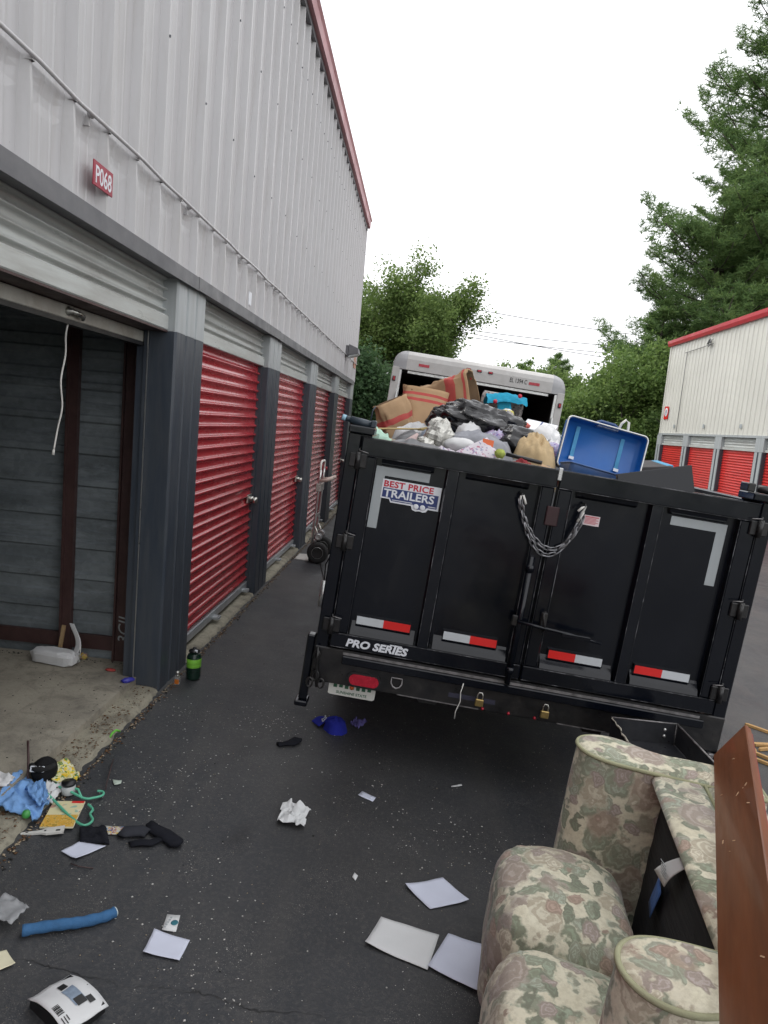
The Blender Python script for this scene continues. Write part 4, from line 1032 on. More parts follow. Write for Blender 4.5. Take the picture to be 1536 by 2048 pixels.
# silver film, blankets, floral bag
def facet(b):
    b.sm = [False]*len(b.f); return b
o = facet(blob((.085, .075, .105), 21, .30, 2.2, .16, 20, 13)).obj('foil_bag', MT['silver_film']); at(o, (.11, 4.35, 1.73), (0, R(12), 0)); tag(o, 'crinkled silver foil bag at the front of the trailer load', 'bag')
o = facet(blob((.065, .06, .05), 22, .3, 2.2, .16, 16, 11)).obj('foil_bag', MT['silver_film']); at(o, (.03, 4.28, 1.665)); tag(o, 'small crushed silver wrapper beside the larger foil bag', 'bag')
def fold(pts, r, n, nu=26):
    b = B()
    for q, (pl_, rr_) in enumerate(pts):
        P = []
        V = [Vector(p) for p in pl_]
        for i in range(nu):
            t = i/(nu-1)*(len(V)-1); k = min(len(V)-2, int(t)); f = t-k
            a_, b_, c_, d_ = V[max(0, k-1)], V[k], V[k+1], V[min(len(V)-1, k+2)]
            P.append(.5*((2*b_)+(c_-a_)*f+(2*a_-5*b_+4*c_-d_)*f*f+(3*b_-a_-3*c_+d_)*f**3))
        b.tube(P, [rr_*(.9+.16*mnoise.noise(Vector((i*.3, q*4.1, 2)))) * (0.55+.45*min(1, min(i, nu-1-i)/3)) for i in range(nu)], 14)
    return b
def mound(rx, ry, h, seed, amp, f, ang=0., n=44, m=20, drop=.10):
    b = B(); ca_, sa_ = math.cos(ang), math.sin(ang)
    def fn(u, v):
        a = 2*math.pi*u; wob = 1+.16*mnoise.noise(Vector((math.cos(a)*1.6, math.sin(a)*1.6, seed)))
        r_ = min(1, v*1.05); x = math.cos(a)*r_*wob; y = math.sin(a)*r_*wob
        xr, yr = x*ca_+y*sa_, -x*sa_+y*ca_
        w_ = mnoise.noise(Vector((xr*1.3, yr*1.3, seed+9)))*.5
        fold_ = 1-2*abs(mnoise.noise(Vector((xr*f*.45+w_, yr*f+w_, seed))))
        f2 = 1-2*abs(mnoise.noise(Vector((xr*f*.9, yr*f*2.1+w_*3, seed+4))))
        z = h*max(0, 1-r_*r_)**.6 + amp*(fold_+.45*f2)*(1-.3*r_) - drop*max(0, r_-.75)*4
        return (x*rx, y*ry, z)
    b.grid(fn, n, m, True); return b
b = mound(.27, .24, .10, 3, .034, 3.0, .5)
b.v = [(x+.36, y+4.45, z+1.645-.10*max(0, x)) for x, y, z in b.v]
o = b.obj('fleece_blanket', MT['grey_fleece']); tag(o, 'bunched pale grey fleece blanket hanging towards the trailer gate', 'blanket')
o = blob((.12, .1, .05), 41, .1, 2.2, 0, 30, 18).obj('pillow', MT['white_cloth']); at(o, (.26, 4.32, 1.685)); tag(o, 'white pillow under the grey fleece blanket', 'pillow')
b = B(); sheet4([(.11, 3.93, 1.60), (.52, 3.98, 1.56), (.45, 4.06, 1.66), (.385, 4.10, 1.745)], 14, 10, dsp(6, .008, 3), .012, b)
o = b.obj('gift_bag', MT['floral_print']); tag(o, 'white gift bag printed with small pink and lilac flowers', 'bag')
B().box(-.035, .03, -.004, .0, -.02, .022).obj('bag_sticker', MT['orange'], o, (.395, 4.075, 1.715), (R(-15), R(8), R(8)))
o = blob((.03, .025, .025), 44, .3, 4, .1, 20, 14).obj('plush_frog', fabric('lime_plush', (.36, .42, .10))); at(o, (.46, 4.0, 1.665)); tag(o, 'small lime green plush on the floral gift bag', 'toy')
b = B(); sheet4([(-.40, 4.2, 1.60), (-.14, 4.15, 1.62), (-.20, 4.4, 1.71), (-.36, 4.45, 1.765)], 14, 10, dsp(8, .02, 3), .02, b)
o = b.obj('mint_cloth', MT['mint']); tag(o, 'pale mint green cloth at the left end of the trailer load', 'cloth')
b = B(); sheet4([(-.17, 4.1, 1.63), (-.02, 4.1, 1.625), (-.01, 4.2, 1.66), (-.02, 4.22, 1.735)], 8, 8, dsp(9, .006, 3), .008, b)
o = b.obj('cardboard_flap', mat('pale_pink_card', (.55, .42, .40), .8)); tag(o, 'pale pink cardboard flap poking up beside the foil bag', 'cardboard')
b = B(); b.tube([(-.42, 4.25, 1.725), (-.2, 4.6, 1.745), (.02, 5.0, 1.76)], .006, 6); b.tube([(-.02, 4.95, 1.755), (.10, 5.05, 1.77), (.16, 5.08, 1.79)], [.008, .02, .03], 8)
o = b.obj('broom_stick', mat('pale_bamboo', (.46, .34, .14), .6)); tag(o, 'thin bamboo stick lying across the brown sacks', 'stick')
b = mound(.15, .34, .13, 14, .055, 3.4, 1.0)
b.v = [(x+.735, y+4.52, z+1.60+.16*(y)) for x, y, z in b.v]
o = b.obj('tan_bundle', MT['tan_cloth']); tag(o, 'bundle of folded tan cotton cloth between black bag and blue suitcase', 'cloth')
o = blob((.055, .05, .03), 52, .2, 3, .1, 24, 16).obj('coral_scarf', fabric('coral_knit', (.60, .16, .13))); at(o, (.70, 4.98, 1.845)); tag(o, 'coral pink scarf resting on the tan cloth bundle', 'scarf')
b = B(); b.bbox(-.13, .13, -.09, .09, -.012, .012, .003); b.cur = 1; b.box(-.006, .006, -.088, .088, .0121, .014)
o = b.obj('binder', [MT['vinyl_white'], MT['vinyl_navy']]); at(o, (.97, 5.85, 1.855), (R(24), R(8), R(-20))); tag(o, 'white ring binder lying at the back right of the load', 'binder')
o = mound(.14, .22, .16, 61, .035, 2.6, .8).obj('white_bundle', MT['white_cloth']); at(o, (.93, 5.4, 1.68), (0, R(10), 0)); tag(o, 'pale laundry bundle left of the blue suitcase lid', 'cloth')
o = blob((.075, .08, .07), 63, .05, 2.4, .02, 30, 18).obj('pillow', MT['purple_print']); at(o, (.89, 4.75, 1.68)); tag(o, 'lilac patterned pillow squeezed against the blue suitcase', 'pillow')
b = B(); b.bbox(-.13, .13, -.10, .10, -.08, .08, .006); b.cur = 1; b.box(-.03, .03, -.102, .102, .0801, .0815); b.box(-.03, .03, -.1015, -.1002, -.05, .08)
o = b.obj('carton', [MT['kraft'], mat('packing_tape', (.42, .30, .12), .35)]); at(o, (.80, 4.08, 1.50), (R(8), R(16), R(-14))); tag(o, 'taped cardboard carton behind the trailer gate seam', 'box')
b = B(); b.tube([(.52, 4.2, 1.66), (.72, 4.12, 1.63)], .012, 8); o = b.obj('umbrella', MT['black_plastic']); tag(o, 'folded black umbrella above the cardboard carton', 'umbrella')
for k, (nm, x, y, z, rx, ry, h, sd_, m_, lb) in enumerate((
    ('rag', -.02, 5.2, 1.64, .2, .2, .13, 53, MT['white_cloth'], 'white sheet slumped below the brown sacks'),
    ('rag', .12, 4.9, 1.66, .14, .14, .10, 57, fabric('pale_blue_cotton', (.33, .38, .46)), 'pale blue rag between foil bag and black bag'),
    ('rag', .66, 5.55, 1.80, .16, .16, .12, 59, MT['rug_print'], 'grey patterned cloth below the turquoise shirt'),
    ('rag', .13, 4.18, 1.575, .13, .10, .06, 23, MT['floral_print'], 'flower printed rag under the silver foil bag'),
    ('rag', .33, 4.78, 1.70, .12, .12, .10, 27, MT['white_cloth'], 'white sheet bunched between fleece and black bag'),
    ('rag', .52, 4.72, 1.69, .12, .14, .08, 29, MT['purple_print'], 'lilac patterned rag under the black bag'),
    ('rag', -.05, 4.35, 1.585, .10, .12, .05, 33, fabric('dusty_pink_cotton', (.45, .22, .22)), 'dusty pink rag beside the pale cardboard flap'),
    ('rag', -.22, 4.75, 1.565, .16, .2, .08, 37, fabric('beige_cotton', (.46, .38, .28)), 'beige rag at the left end of the load'),
    ('rag', .93, 5.05, 1.655, .10, .2, .09, 39, MT['white_cloth'], 'white sheet squeezed beside the lilac pillow'),
    ('rag', .60, 4.12, 1.535, .09, .10, .07, 43, fabric('maroon_cotton', (.22, .03, .035)), 'dark red rag behind the gate seam'),
    ('rag', .30, 5.75, 1.80, .25, .2, .10, 47, scatter_mat('bright_print', (.5, .42, .3), [(.5, .1, .08), (.6, .5, .1), (.1, .2, .4)], 18, .4), 'bright patchwork cloth behind the black bag'))):
    o = mound(rx, ry, h, sd_, .03, 2.8, k*.9, 36, 16).obj(nm, m_); at(o, (x, y, z)); tag(o, lb, 'cloth')
# ------------------------------------------------------------------ blue suitcase
MT['case_blue'] = mat('blue_moulded_shell', (.012, .12, .42), .38, var=.12, vscale=3, dirt=(.03, .16, .4), dirt_amt=.4)
MT['case_deep'] = mat('blue_shell_outer', (.02, .075, .22), .4, var=.3, vscale=5, dirt=(.16, .16, .18), dirt_amt=.5)
MT['strap'] = fabric('blue_webbing', (.10, .33, .56))
sc = thing('suitcase', 'open bright blue hard-shell suitcase with straps standing on the trailer load', 'suitcase', (1.125, 4.42, 1.615), (0, R(10.5), R(3)))
def shell(w, h, d, r=.03, t=.006):
    """open tray: rim in the xz plane facing -y, floor at y=d"""
    b = B(); n = 8
    def ring(s, y):
        ww, hh = w/2-s, h-s; rr = max(.004, r-s*.3); P = []
        for (cx, cz, a0) in ((ww-rr, hh-rr, 0), (-ww+rr, hh-rr, 90), (-ww+rr, s+rr, 180), (ww-rr, s+rr, 270)):
            for k in range(n): a = R(a0+90*k/(n-1)); P.append((cx+rr*math.cos(a), y, cz+rr*math.sin(a)))
        return P
    rings = [ring(0, 0), ring(0, d*.75), ring(.012, d*.95), ring(.03, d), ring(.034, d-t), ring(.016, d*.93), ring(.006, d*.7), ring(.005, 0)]
    m = len(rings[0]); vs = [p for q in rings for p in q]; b.smooth = True
    b.add(vs, [(j*m+i, j*m+(i+1) % m, (j+1)*m+(i+1) % m, (j+1)*m+i) for j in range(len(rings)-1) for i in range(m)] + [tuple(range(3*m, 4*m)), tuple(range(5*m-1, 4*m-1, -1)), ])
    b.add([p for q in (rings[-1], rings[0]) for p in q], [(i, (i+1) % m, m+(i+1) % m, m+i) for i in range(m)])
    return b
lid = shell(.52, .325, .085).obj('lid', MT['case_blue'], sc, (0, 0, -.05), (R(-10), 0, 0))
rimp = [(-.25, -.0), (.25, 0), (.25, .315), (-.25, .315)]
def rrp(w, h, r, n=6):
    P = []
    for (cx, cz, a0) in ((w/2-r, h-r, 0), (-w/2+r, h-r, 90), (-w/2+r, r, 180), (w/2-r, r, 270)):
        for k in range(n): a = R(a0+90*k/(n-1)); P.append((cx+r*math.cos(a), -.002, cz+r*math.sin(a)))
    return P
B().tube(rrp(.522, .327, .03), .006, 7, closed=True).obj('rim', MT['alu'], lid)
base = shell(.50, .26, .08).obj('base', MT['case_deep'], sc, (0, -.012, -.03), (R(-86), 0, R(180)))
B().tube(rrp(.502, .262, .03), .005, 7, closed=True).obj('rim', MT['case_deep'], base)
for xx in (-.165, .13):
    B().obox((xx, .072, .19), (.024, .004, .20)).obj('strap', MT['strap'], lid)
    B().obox((xx, .066, .085), (.032, .008, .018)).obj('buckle', MT['vinyl_white'], lid)
B().tube([(-.07, .04, .315), (-.065, .04, .345), (-.045, .04, .355), (.045, .04, .355), (.065, .04, .345), (.07, .04, .315)], .009, 8).obj('handle', MT['case_deep'], lid)
B().bbox(-.07, .07, .015, .06, .315, .323, .002).obj('handle_plate', MT['alu'], lid)
B().bbox(-.09, -.06, -.012, .004, .01, .035, .003).obj('clasp', MT['alu'], lid)
b = B(); sheet4([(.06, -.02, .0), (.16, -.06, .0), (.18, -.02, .012), (.10, .02, .012)], 5, 4, lambda u, v: (0, 0, 0), .003, b); o = b.obj('loose_paper', MT['paper_white']); o.matrix_world = Matrix.Translation((1.215, 4.34, 1.60)) @ Matrix.Rotation(R(9), 4, 'Y'); tag(o, 'white paper lying in the open blue suitcase', 'paper')
b = B(); b.tube([(1.235, 4.62, 1.70), (1.26, 4.62, 1.84), (1.285, 4.62, 1.91), (1.31, 4.62, 1.935), (1.33, 4.62, 1.92), (1.33, 4.62, 1.84), (1.32, 4.62, 1.70)], .0085, 8)
o = b.obj('cane_handle', MT['white_paint']); tag(o, 'cream looped metal handle rising behind the blue suitcase', 'cane')
b = B(); b.bbox(-.2, .2, -.01, .01, -.13, .13, .003); o = b.obj('black_board', MT['tr']); at(o, (1.28, 3.78, 1.535), (R(-6), R(-12), R(3))); tag(o, 'flat black panel leaning inside the right trailer gate', 'panel')
b = B(); b.bbox(-.18, .18, -.12, .12, -.015, .015, .004); b.cur = 1; b.bbox(.15, .2, -.1, .1, -.017, .017, .004); o = b.obj('laptop_sleeve', [mat('charcoal_fabric', (.05, .045, .045), .8), mat('cyan_plastic', (.02, .25, .45), .4)]); at(o, (1.46, 4.75, 1.645), (R(6), R(-6), R(12))); tag(o, 'charcoal padded sleeve with a bright blue end', 'bag')
o = blob((.17, .25, .38), 71, .06, 2.2, .05, 30, 18, .9, .75).obj('stuffed_bag', MT['bag_grey']); at(o, (1.44, 4.75, 1.26)); tag(o, 'stuffed grey rubbish bag buried under the trailer load', 'bag', 'bags under the trailer load')

# ------------------------------------------------------------------ loveseat lying on its back (x: bottom=0 .. top of back=-.86, y: width, z: up = its front)
def floral():
    m, nt, b, N, L = newmat('faded_floral_upholstery')
    v = coords(nt)
    n1 = nd(nt, 'ShaderNodeTexNoise', Scale=7., Detail=4.); lk(nt, v, n1.inputs['Vector'])
    vv = mixc(nt, .10, v, n1.outputs['Color'], 'ADD')
    n2 = nd(nt, 'ShaderNodeTexNoise', Scale=34., Detail=5.); lk(nt, v, n2.inputs['Vector'])
    vw = mixc(nt, .045, vv, n2.outputs['Color'], 'ADD')
    c = ramp(nt, noise(nt, v, 5, 3), [(.35, (.62, .575, .43)), (.65, (.72, .685, .54))])
    def layer(scale, off, cols, th, soft, squash=(1, 1, 1), ring=38, rot=(0, 0, 0)):
        nonlocal c
        mp = nt.nodes.new('ShaderNodeMapping'); mp.inputs['Location'].default_value = off; mp.inputs['Scale'].default_value = squash; mp.inputs['Rotation'].default_value = rot
        lk(nt, vw, mp.inputs['Vector'])
        vo = nd(nt, 'ShaderNodeTexVoronoi', Scale=scale); vo.inputs['Randomness'].default_value = .9; lk(nt, mp.outputs['Vector'], vo.inputs['Vector'])
        sp = nt.nodes.new('ShaderNodeSeparateColor'); lk(nt, vo.outputs['Color'], sp.inputs['Color'])
        mask = ramp(nt, vo.outputs['Distance'], [(th-soft, 1.), (th, 0.)])
        # petals: rings and flecks inside the flower
        w = nd(nt, 'ShaderNodeMath', operation='MULTIPLY'); lk(nt, vo.outputs['Distance'], w.inputs[0]); w.inputs[1].default_value = ring
        ad = nd(nt, 'ShaderNodeMath', operation='MULTIPLY_ADD'); lk(nt, n2.outputs['Fac'], ad.inputs[0]); ad.inputs[1].default_value = 9.; lk(nt, w.outputs[0], ad.inputs[2])
        sn = nd(nt, 'ShaderNodeMath', operation='SINE'); lk(nt, ad.outputs[0], sn.inputs[0])
        ptl = ramp(nt, sn.outputs[0], [(0., 0.), (.75, 1.)])
        col = ramp(nt, sp.outputs['Red'], [((k+.0)/len(cols), x) for k, x in enumerate(cols)])
        col.node.color_ramp.interpolation = 'CONSTANT'
        dark = mixc(nt, 1., col, (.68, .63, .60), 'MULTIPLY')
        cc = mixc(nt, ptl, dark, col)
        edg = ramp(nt, vo.outputs['Distance'], [(max(.01, th-soft*2.2), (1, 1, 1)), (th-soft*.9, (.66, .64, .60)), (th-soft*.3, (.9, .9, .88))]); cc = mixc(nt, .45, cc, edg, 'MULTIPLY')
        keep = ramp(nt, sp.outputs['Green'], [(.80, 1.), (.82, 0.)])
        f = mixc(nt, 1., mask, keep, 'MULTIPLY')
        c = mixc(nt, f, c, cc)
    G1, G2, G3 = (.20, .27, .18), (.26, .33, .24), (.33, .39, .31)
    layer(9, (4, 1, 2), [G1, G3, G2, (.32, .35, .26)], .56, .10, (1, 2.1, 1.3), 30, (.3, .2, .6))
    layer(10, (9, 3, 5), [G2, (.13, .18, .12), G3], .50, .08, (2.2, 1, 1.2), 34, (.5, .1, -.7))
    layer(7.5, (1, 7, 3), [(.40, .33, .30), (.45, .35, .28), (.64, .60, .47), (.36, .30, .29), (.60, .56, .44)], .54, .10, (1, 1, 1), 34)
    layer(13, (6, 2, 8), [(.40, .27, .22), (.64, .60, .48), (.38, .31, .30)], .40, .07, (1, 1, 1), 40)
    dt = ramp(nt, noise(nt, v, 55, 5, .75), [(.38, (.72, .70, .66)), (.55, (1, 1, 1))]); c = mixc(nt, .75, c, dt, 'MULTIPLY'); c = mixc(nt, .24, c, (.60, .57, .46))
    lk(nt, c, b.inputs['Base Color']); b.inputs['Roughness'].default_value = .92; b.inputs['Specular IOR Level'].default_value = .15
    b.inputs['Sheen Weight'].default_value = .15
    bump(nt, b, mixc(nt, .5, noise(nt, v, 240, 2), noise(nt, v, 9, 3)), .3, .005)
    return m
MT['floral'] = floral()
MT['piping'] = fabric('piping_cord', (.33, .33, .21), .15)
MT['deck'] = mat('black_deck_cloth', (.010, .011, .015), .75, var=.3, vscale=4, stretch=(1, .3, 6), bmp=.35, bscale=14, bdist=.012)
SFX, SFY = 1.165, 1.87
so = thing('loveseat', 'floral loveseat with rolled arms tipped on its back beside the trailer', 'sofa', (SFX, SFY, g(SFX)+.012), (0, TILT, R(-8)))
FL = MT['floral']
def arm_poly(s):
    P = [(0, .44), (-.15, .437), (-.3, .435), (-.42, .435), (-.50, .438), (-.555, .450), (-.595, .472), (-.620, .503), (-.630, .54), (-.625, .578), (-.605, .612), (-.572, .637), (-.53, .648), (-.485, .645), (-.44, .628), (-.40, .607), (-.35, .590), (-.28, .582), (-.2, .585), (-.1, .60), (0, .615)]
    P = [(x, s*y) for x, y in P]
    for _ in range(2):
        Q = [P[0]]
        for a, c in zip(P, P[1:]): Q += [(a[0]*.75+c[0]*.25, a[1]*.75+c[1]*.25), (a[0]*.25+c[0]*.75, a[1]*.25+c[1]*.75)]
        P = Q+[P[-1]]
    return P
for s_ in (1, -1):
    P = arm_poly(s_); cx = sum(p[0] for p in P)/len(P); cy = sum(p[1] for p in P)/len(P)
    def inset(k): return [(cx+(x-cx)*k, cy+(y-cy)*k) for x, y in P]
    b = B(); rows = [(1., .02), (1.012, .25), (1.015, .5), (1.01, .72), (1., .815), (.985, .832), (.90, .842), (.5, .848)]; n = len(P); vs = []
    for k, z in rows: vs += [(x, y, z+.004*mnoise.noise(Vector((x*8, y*8, z*5)))) for x, y in inset(k)]
    b.smooth = True
    b.add(vs, [(j*n+i, j*n+(i+1) % n, (j+1)*n+(i+1) % n, (j+1)*n+i) for j in range(len(rows)-1) for i in range(n)] + [tuple(range((len(rows)-1)*n, len(rows)*n)), tuple(range(n-1, -1, -1))])
    ar = b.obj('arm', FL, so)
    B().tube([(x, y, .828) for x, y in inset(1.0)], .0075, 7, closed=True).obj('piping', MT['piping'], ar)
def cushion(x0, x1, y0, y1, z0, z1, puff, seed):
    cx, cy, cz = (x0+x1)/2, (y0+y1)/2, (z0+z1)/2; b = blob(((x1-x0)/2, (y1-y0)/2, (z1-z0)/2), seed, .045, 2.2, 0, 60, 36, 0, .48)
    b.v = [(cx+x, cy+y, cz+z+puff*max(0, z)*(1-(x/(x1-x0)*2)**2*.5)*(1-(y/(y1-y0)*2)**2*.6)) for x, y, z in b.v]; return b
cushion(-.85, -.395, -.075, .475, .05, .485, .10, 5).obj('back_cushion', FL, so)
cushion(-.85, -.395, -.50, -.08, .05, .485, .10, 6).obj('back_cushion', FL, so)
b = B(); b.bbox(-.79, -.0, -.60, .60, .0, .10, .02); b.obj('back_frame', FL, so)
b = B()
def deckf(u, v):
    y = -.44+.88*u; z = .12+.675*v
    return (-.330-.02*math.sin(v*3.1)*math.sin(u*3.1)+.006*fbm(u*3, v*6, 3), y, z)
b.grid(deckf, 26, 18); b.obj('seat_deck', MT['deck'], so)
# front rail, padded, with a welt down its middle
b = B(); rp = [(-.315, .785), (-.355, .785), (-.374, .793), (-.381, .806), (-.374, .820), (-.35, .829), (-.225, .832), (-.205, .822), (-.185, .832), (-.10, .832), (-.03, .820), (-.0, .79), (.0, .70), (-.315, .70)]
b.smooth = True; b.prism(rp, -.437, .437, 'y'); rl = b.obj('front_rail', FL, so)
B().tube([(-.205, -.435+.87*q/20, .827+.002*math.sin(q)) for q in range(21)], .006, 6).obj('piping', MT['piping'], rl)
b = B(); b.box(-.012, -.002, -.60, .60, .1, .70); b.obj('underside_cloth', MT['deck'], so)
# labels stuck to the deck
sheet4([(-.352, .067, .755), (-.354, .003, .76), (-.375, .064, .653), (-.375, .187, .627)], 8, 6, lambda u, v: (-.008*math.sin(v*3), 0, 0), .002).obj('law_label', MT['paper_white'], so)
b = B()
for q in range(5): b.box(-.001, .001, -.02-.003*(q % 3), .035-.004*(q % 2), .018-.009*q, .0205-.009*q)
b.obj('label_print', MT['refl_grey'], so, (-.384, .075, .698), (R(-12), R(-10), R(3)))
sheet4([(-.354, .20, .604), (-.354, .11, .603), (-.362, .13, .50), (-.362, .215, .497)], 6, 5, lambda u, v: (-.012*u, 0, 0), .002).obj('price_tag', mat('blue_price_tag', (.04, .11, .32), .45, var=.3, vscale=14), so)

# ------------------------------------------------------------------ mahogany bed rail lying against the loveseat
MT['mahogany'] = mat('mahogany_veneer', (.150, .050, .018), .40, var=.3, vscale=3, stretch=(6, .6, 6), coat=.12, dirt=(.24, .10, .05), dirt_amt=.25, dirt_scale=4, rvar=.08)
MT['mahogany_edge'] = mat('mahogany_edge', (.20, .035, .022), .42, var=.15, vscale=6)
A0 = Vector((1.183, 2.505, .68)); B0 = Vector((1.262, 2.47, .822)); ad = Vector((.376, .927, -.03)).normalized()
wv_ = (B0-A0); wv_ -= ad*wv_.dot(ad); wl_ = wv_.length; wv_.normalize(); nv_ = ad.cross(wv_).normalized()
Mx = Matrix((nv_, ad, wv_)).transposed().to_4x4(); Mx.translation = A0
b = B(); b.bbox(-.0, .026, -1.95, 0, 0, wl_, .003) if nv_.x > 0 else b.bbox(-.026, 0, -1.95, 0, 0, wl_, .003)
br = b.obj('bed_rail', MT['mahogany']); br.matrix_world = Mx
tag(br, 'long reddish mahogany bed rail lying on edge along the loveseat', 'board')
b = B()
rr = random.Random(4)
for q in range(10): y_ = -rr.uniform(.1, 1.4); z_ = rr.uniform(.02, wl_-.02); x_ = -.0004 if nv_.x > 0 else .0004; b.obox((x_, y_, z_), (.0012, rr.uniform(.004, .02), rr.uniform(.0015, .004)), Matrix.Rotation(rr.uniform(-1, 1), 3, 'X'))
b.obj('scratch', mat('bare_wood_scratch', (.5, .33, .2), .7), br)
xx0, xx1 = (.0262, .034) if nv_.x > 0 else (-.034, -.0262)
B().box(xx0, xx1, -1.9, -.02, 0.01, wl_-.006).obj('edge_strip', MT['mahogany_edge'], br)
# ------------------------------------------------------------------ black cabinet with a torn sheet-metal tray on top
cb_ = wroot(thing('metal_cabinet', 'low black metal cabinet with an open torn tray on top behind the loveseat', 'cabinet', (1.26, 3.2, g(1.26))))
TM = MT['board_tray']
x0, x1, y0, y1, zt, zf = 1.09, 1.415, 3.0, 3.42, .42, .312
B().box(x0+.06, x1-.002, y0+.01, y1-.003, g(1.26)-.02, zf-.006).obj('cabinet_body', TM, cb_)
b = B(); pts = [(x0, y1), (x1, y1), (x1+.02, y0), (x0+.10, y0)]
b.prism(pts, zf-.005, zf, 'z'); b.obj('tray_floor', TM, cb_)
b = B(); b.box(x0, x1, y1-.0025, y1, zf+.001, zt); bw = b.obj('tray_back', TM, cb_)
b = B(); b.add([(x1-.0, y1-.003, zf+.001), (x1+.02, y0, zf+.001), (x1+.02, y0, zt), (x1, y1-.003, zt), (x1+.004, y1-.003, zf+.001), (x1+.024, y0, zf+.001), (x1+.024, y0, zt), (x1+.004, y1-.003, zt)], [(0, 1, 2, 3), (4, 5, 6, 7), (3, 2, 6, 7), (0, 1, 5, 4), (1, 2, 6, 5), (0, 3, 7, 4)]); b.obj('tray_side', TM, cb_)
b = B(); b.tube([(x0, y1, zt), (x1, y1, zt)], .004, 6); b.tube([(x1+.002, y1, zt), (x1+.022, y0, zt)], .005, 6); b.tube([(x1-.002, y1-.006, zf), (x1-.002, y1-.006, zt)], .003, 6); b.obj('tray_edge', MT['worn_edge'], cb_)
b = B(); rr = random.Random(2)
q0 = Vector((x0, y1, zt)); q1 = Vector((x0+.10, y0, zf))
b.tube([q0.lerp(q1, k/24)+Vector((rr.uniform(-.006, .006), rr.uniform(-.006, .006), rr.uniform(-.006, .006))) for k in range(25)], [.002+.005*rr.random() for _ in range(25)], 5); b.obj('torn_edge', mat('torn_fibre_edge', (.34, .31, .26), .8, var=.5, vscale=60), cb_)
b = B(); b.add([q0, (x0, y1-.002, zf), (x0+.10, y0, zf), q0+Vector((.003, 0, 0)), (x0+.003, y1-.002, zf), (x0+.103, y0, zf)], [(0, 1, 2), (3, 5, 4), (0, 2, 5, 3)]); b.obj('tray_side', TM, cb_)
for zz in (.352, .385): B().lathe([(0, 0), (.009, 0), (.008, .004), (0, .006)], 12, (x1-.055, y1-.003, zz), Matrix.Rotation(R(90), 3, 'X')).obj('bolt', MT['alu'], cb_)
# ------------------------------------------------------------------ litter on the lane (world coordinates on the sloping asphalt)
def gz(x, y=0): return g(x) if x > -1.462 else .032
def flat_paper(name, pts, m, label, cat='paper', curl=.012, seed=0, th=.0015, n=13, lift=.004):
    """four corners (x, y) laid on the ground, corners curling"""
    c = [Vector((x, y, gz(x)+lift)) for x, y in pts]
    def d(u, v):
        w = [max(0, math.sin(seed*2.3+k*1.9)) for k in range(4)]
        e = w[0]*(u*v)**3+w[1]*((1-u)*v)**3+w[2]*(u*(1-v))**3+w[3]*((1-u)*(1-v))**3
        cr_ = abs(u+.3*v-.55-.1*math.sin(seed))
        return (0, 0, curl*(1.5*e + .5*(.5+.5*mnoise.noise(Vector((u*3.2, v*3.2, seed)))) + .35*max(0, .25-cr_)))
    o = sheet4(c, n, n, d, th).obj(name, m); return tag(o, label, cat)
def printed(o, rects, m, name='print'):
    return o
P1 = [(.115, 2.70), (.22, 2.592), (.381, 2.68), (.277, 2.807)]
flat_paper('paper_sheet', P1, MT['paper_blue'], 'white sheet of paper with small pencil marks nearest the trailer gate', seed=1, curl=.010)
p2o = flat_paper('paper_sheet', [(.026, 2.495), (-.025, 2.334), (.206, 2.272), (.252, 2.452)], MT['paper_white'], 'plain warm white sheet overlapped by a bluish sheet beside the loveseat', seed=2, curl=.010)
flat_paper('paper_sheet', [(.287, 2.465), (.206, 2.285), (.38, 2.205), (.44, 2.43)], MT['paper_blue'], 'creased bluish sheet overlapping another beside the loveseat', seed=3, curl=.012, lift=.010)
flat_paper('paper_sheet', [(-.762, 2.208), (-.761, 2.105), (-.634, 2.102), (-.63, 2.197)], MT['paper_blue'], 'blank bluish card-sized sheet next to the small printed card', seed=4, curl=.008)
bc = flat_paper('business_card', [(-.748, 2.297), (-.738, 2.219), (-.689, 2.224), (-.701, 2.302)], MT['paper_white'], 'small printed card with a teal oval beside the blank sheet', 'card', .002, 5, .0012, 4)
B().lathe([(.008, 0), (.013, 0), (.013, .0008), (.008, .0008)], 14, (0, 0, 0)).obj('card_oval', mat('teal_print', (.03, .16, .2), .6), bc, (-.708, 2.262, g(-.71)+.0062), (0, 0, 0))
b = B()
for q in range(5): b.box(-.738+.0015*q, -.73+.0015*q, 2.232+.012*q, 2.240+.012*q, g(-.73)+.0056, g(-.73)+.0062)
b.obj('card_print', MT['refl_grey'], bc)
flat_paper('paper_sheet', [(-1.216, 2.593), (-1.259, 2.518), (-1.182, 2.483), (-1.112, 2.599)], MT['paper_blue'], 'white sheet half covered by a dark folded cloth', seed=6, curl=.006)
flat_paper('paper_card', [(-.123, 3.382), (-.141, 3.335), (-.062, 3.305), (-.049, 3.347)], MT['paper_blue'], 'small white card lying between crumpled paper and trailer', 'card', .003, 7, .0012, 5)
flat_paper('sticky_note', [(-1.175, 2.011), (-1.25, 1.96), (-1.16, 1.925), (-1.116, 1.961)], MT['paper_cream'], 'pale yellow note below the blue foam tube', 'paper', .006, 8)
flat_paper('price_ticket', [(-1.294, 3.064), (-1.27, 3.03), (-1.245, 3.045), (-1.255, 3.078)], mat('pale_green_ticket', (.5, .58, .5), .7), 'tiny pale ticket beside the bent wire', 'paper', .003, 9, .0012, 4)
flat_paper('paper_strip', [(.347, 3.606), (.35, 3.592), (.41, 3.636), (.407, 3.65)], MT['paper_white'], 'thin white strip on the asphalt below the padlocks', 'paper', .002, 10, .0012, 4)
flat_paper('paper_scrap', [(-.10, 2.73), (-.107, 2.70), (-.092, 2.679), (-.084, 2.71)], MT['paper_white'], 'small white scrap alone in the middle of the lane', 'paper', .002, 11, .002, 4)
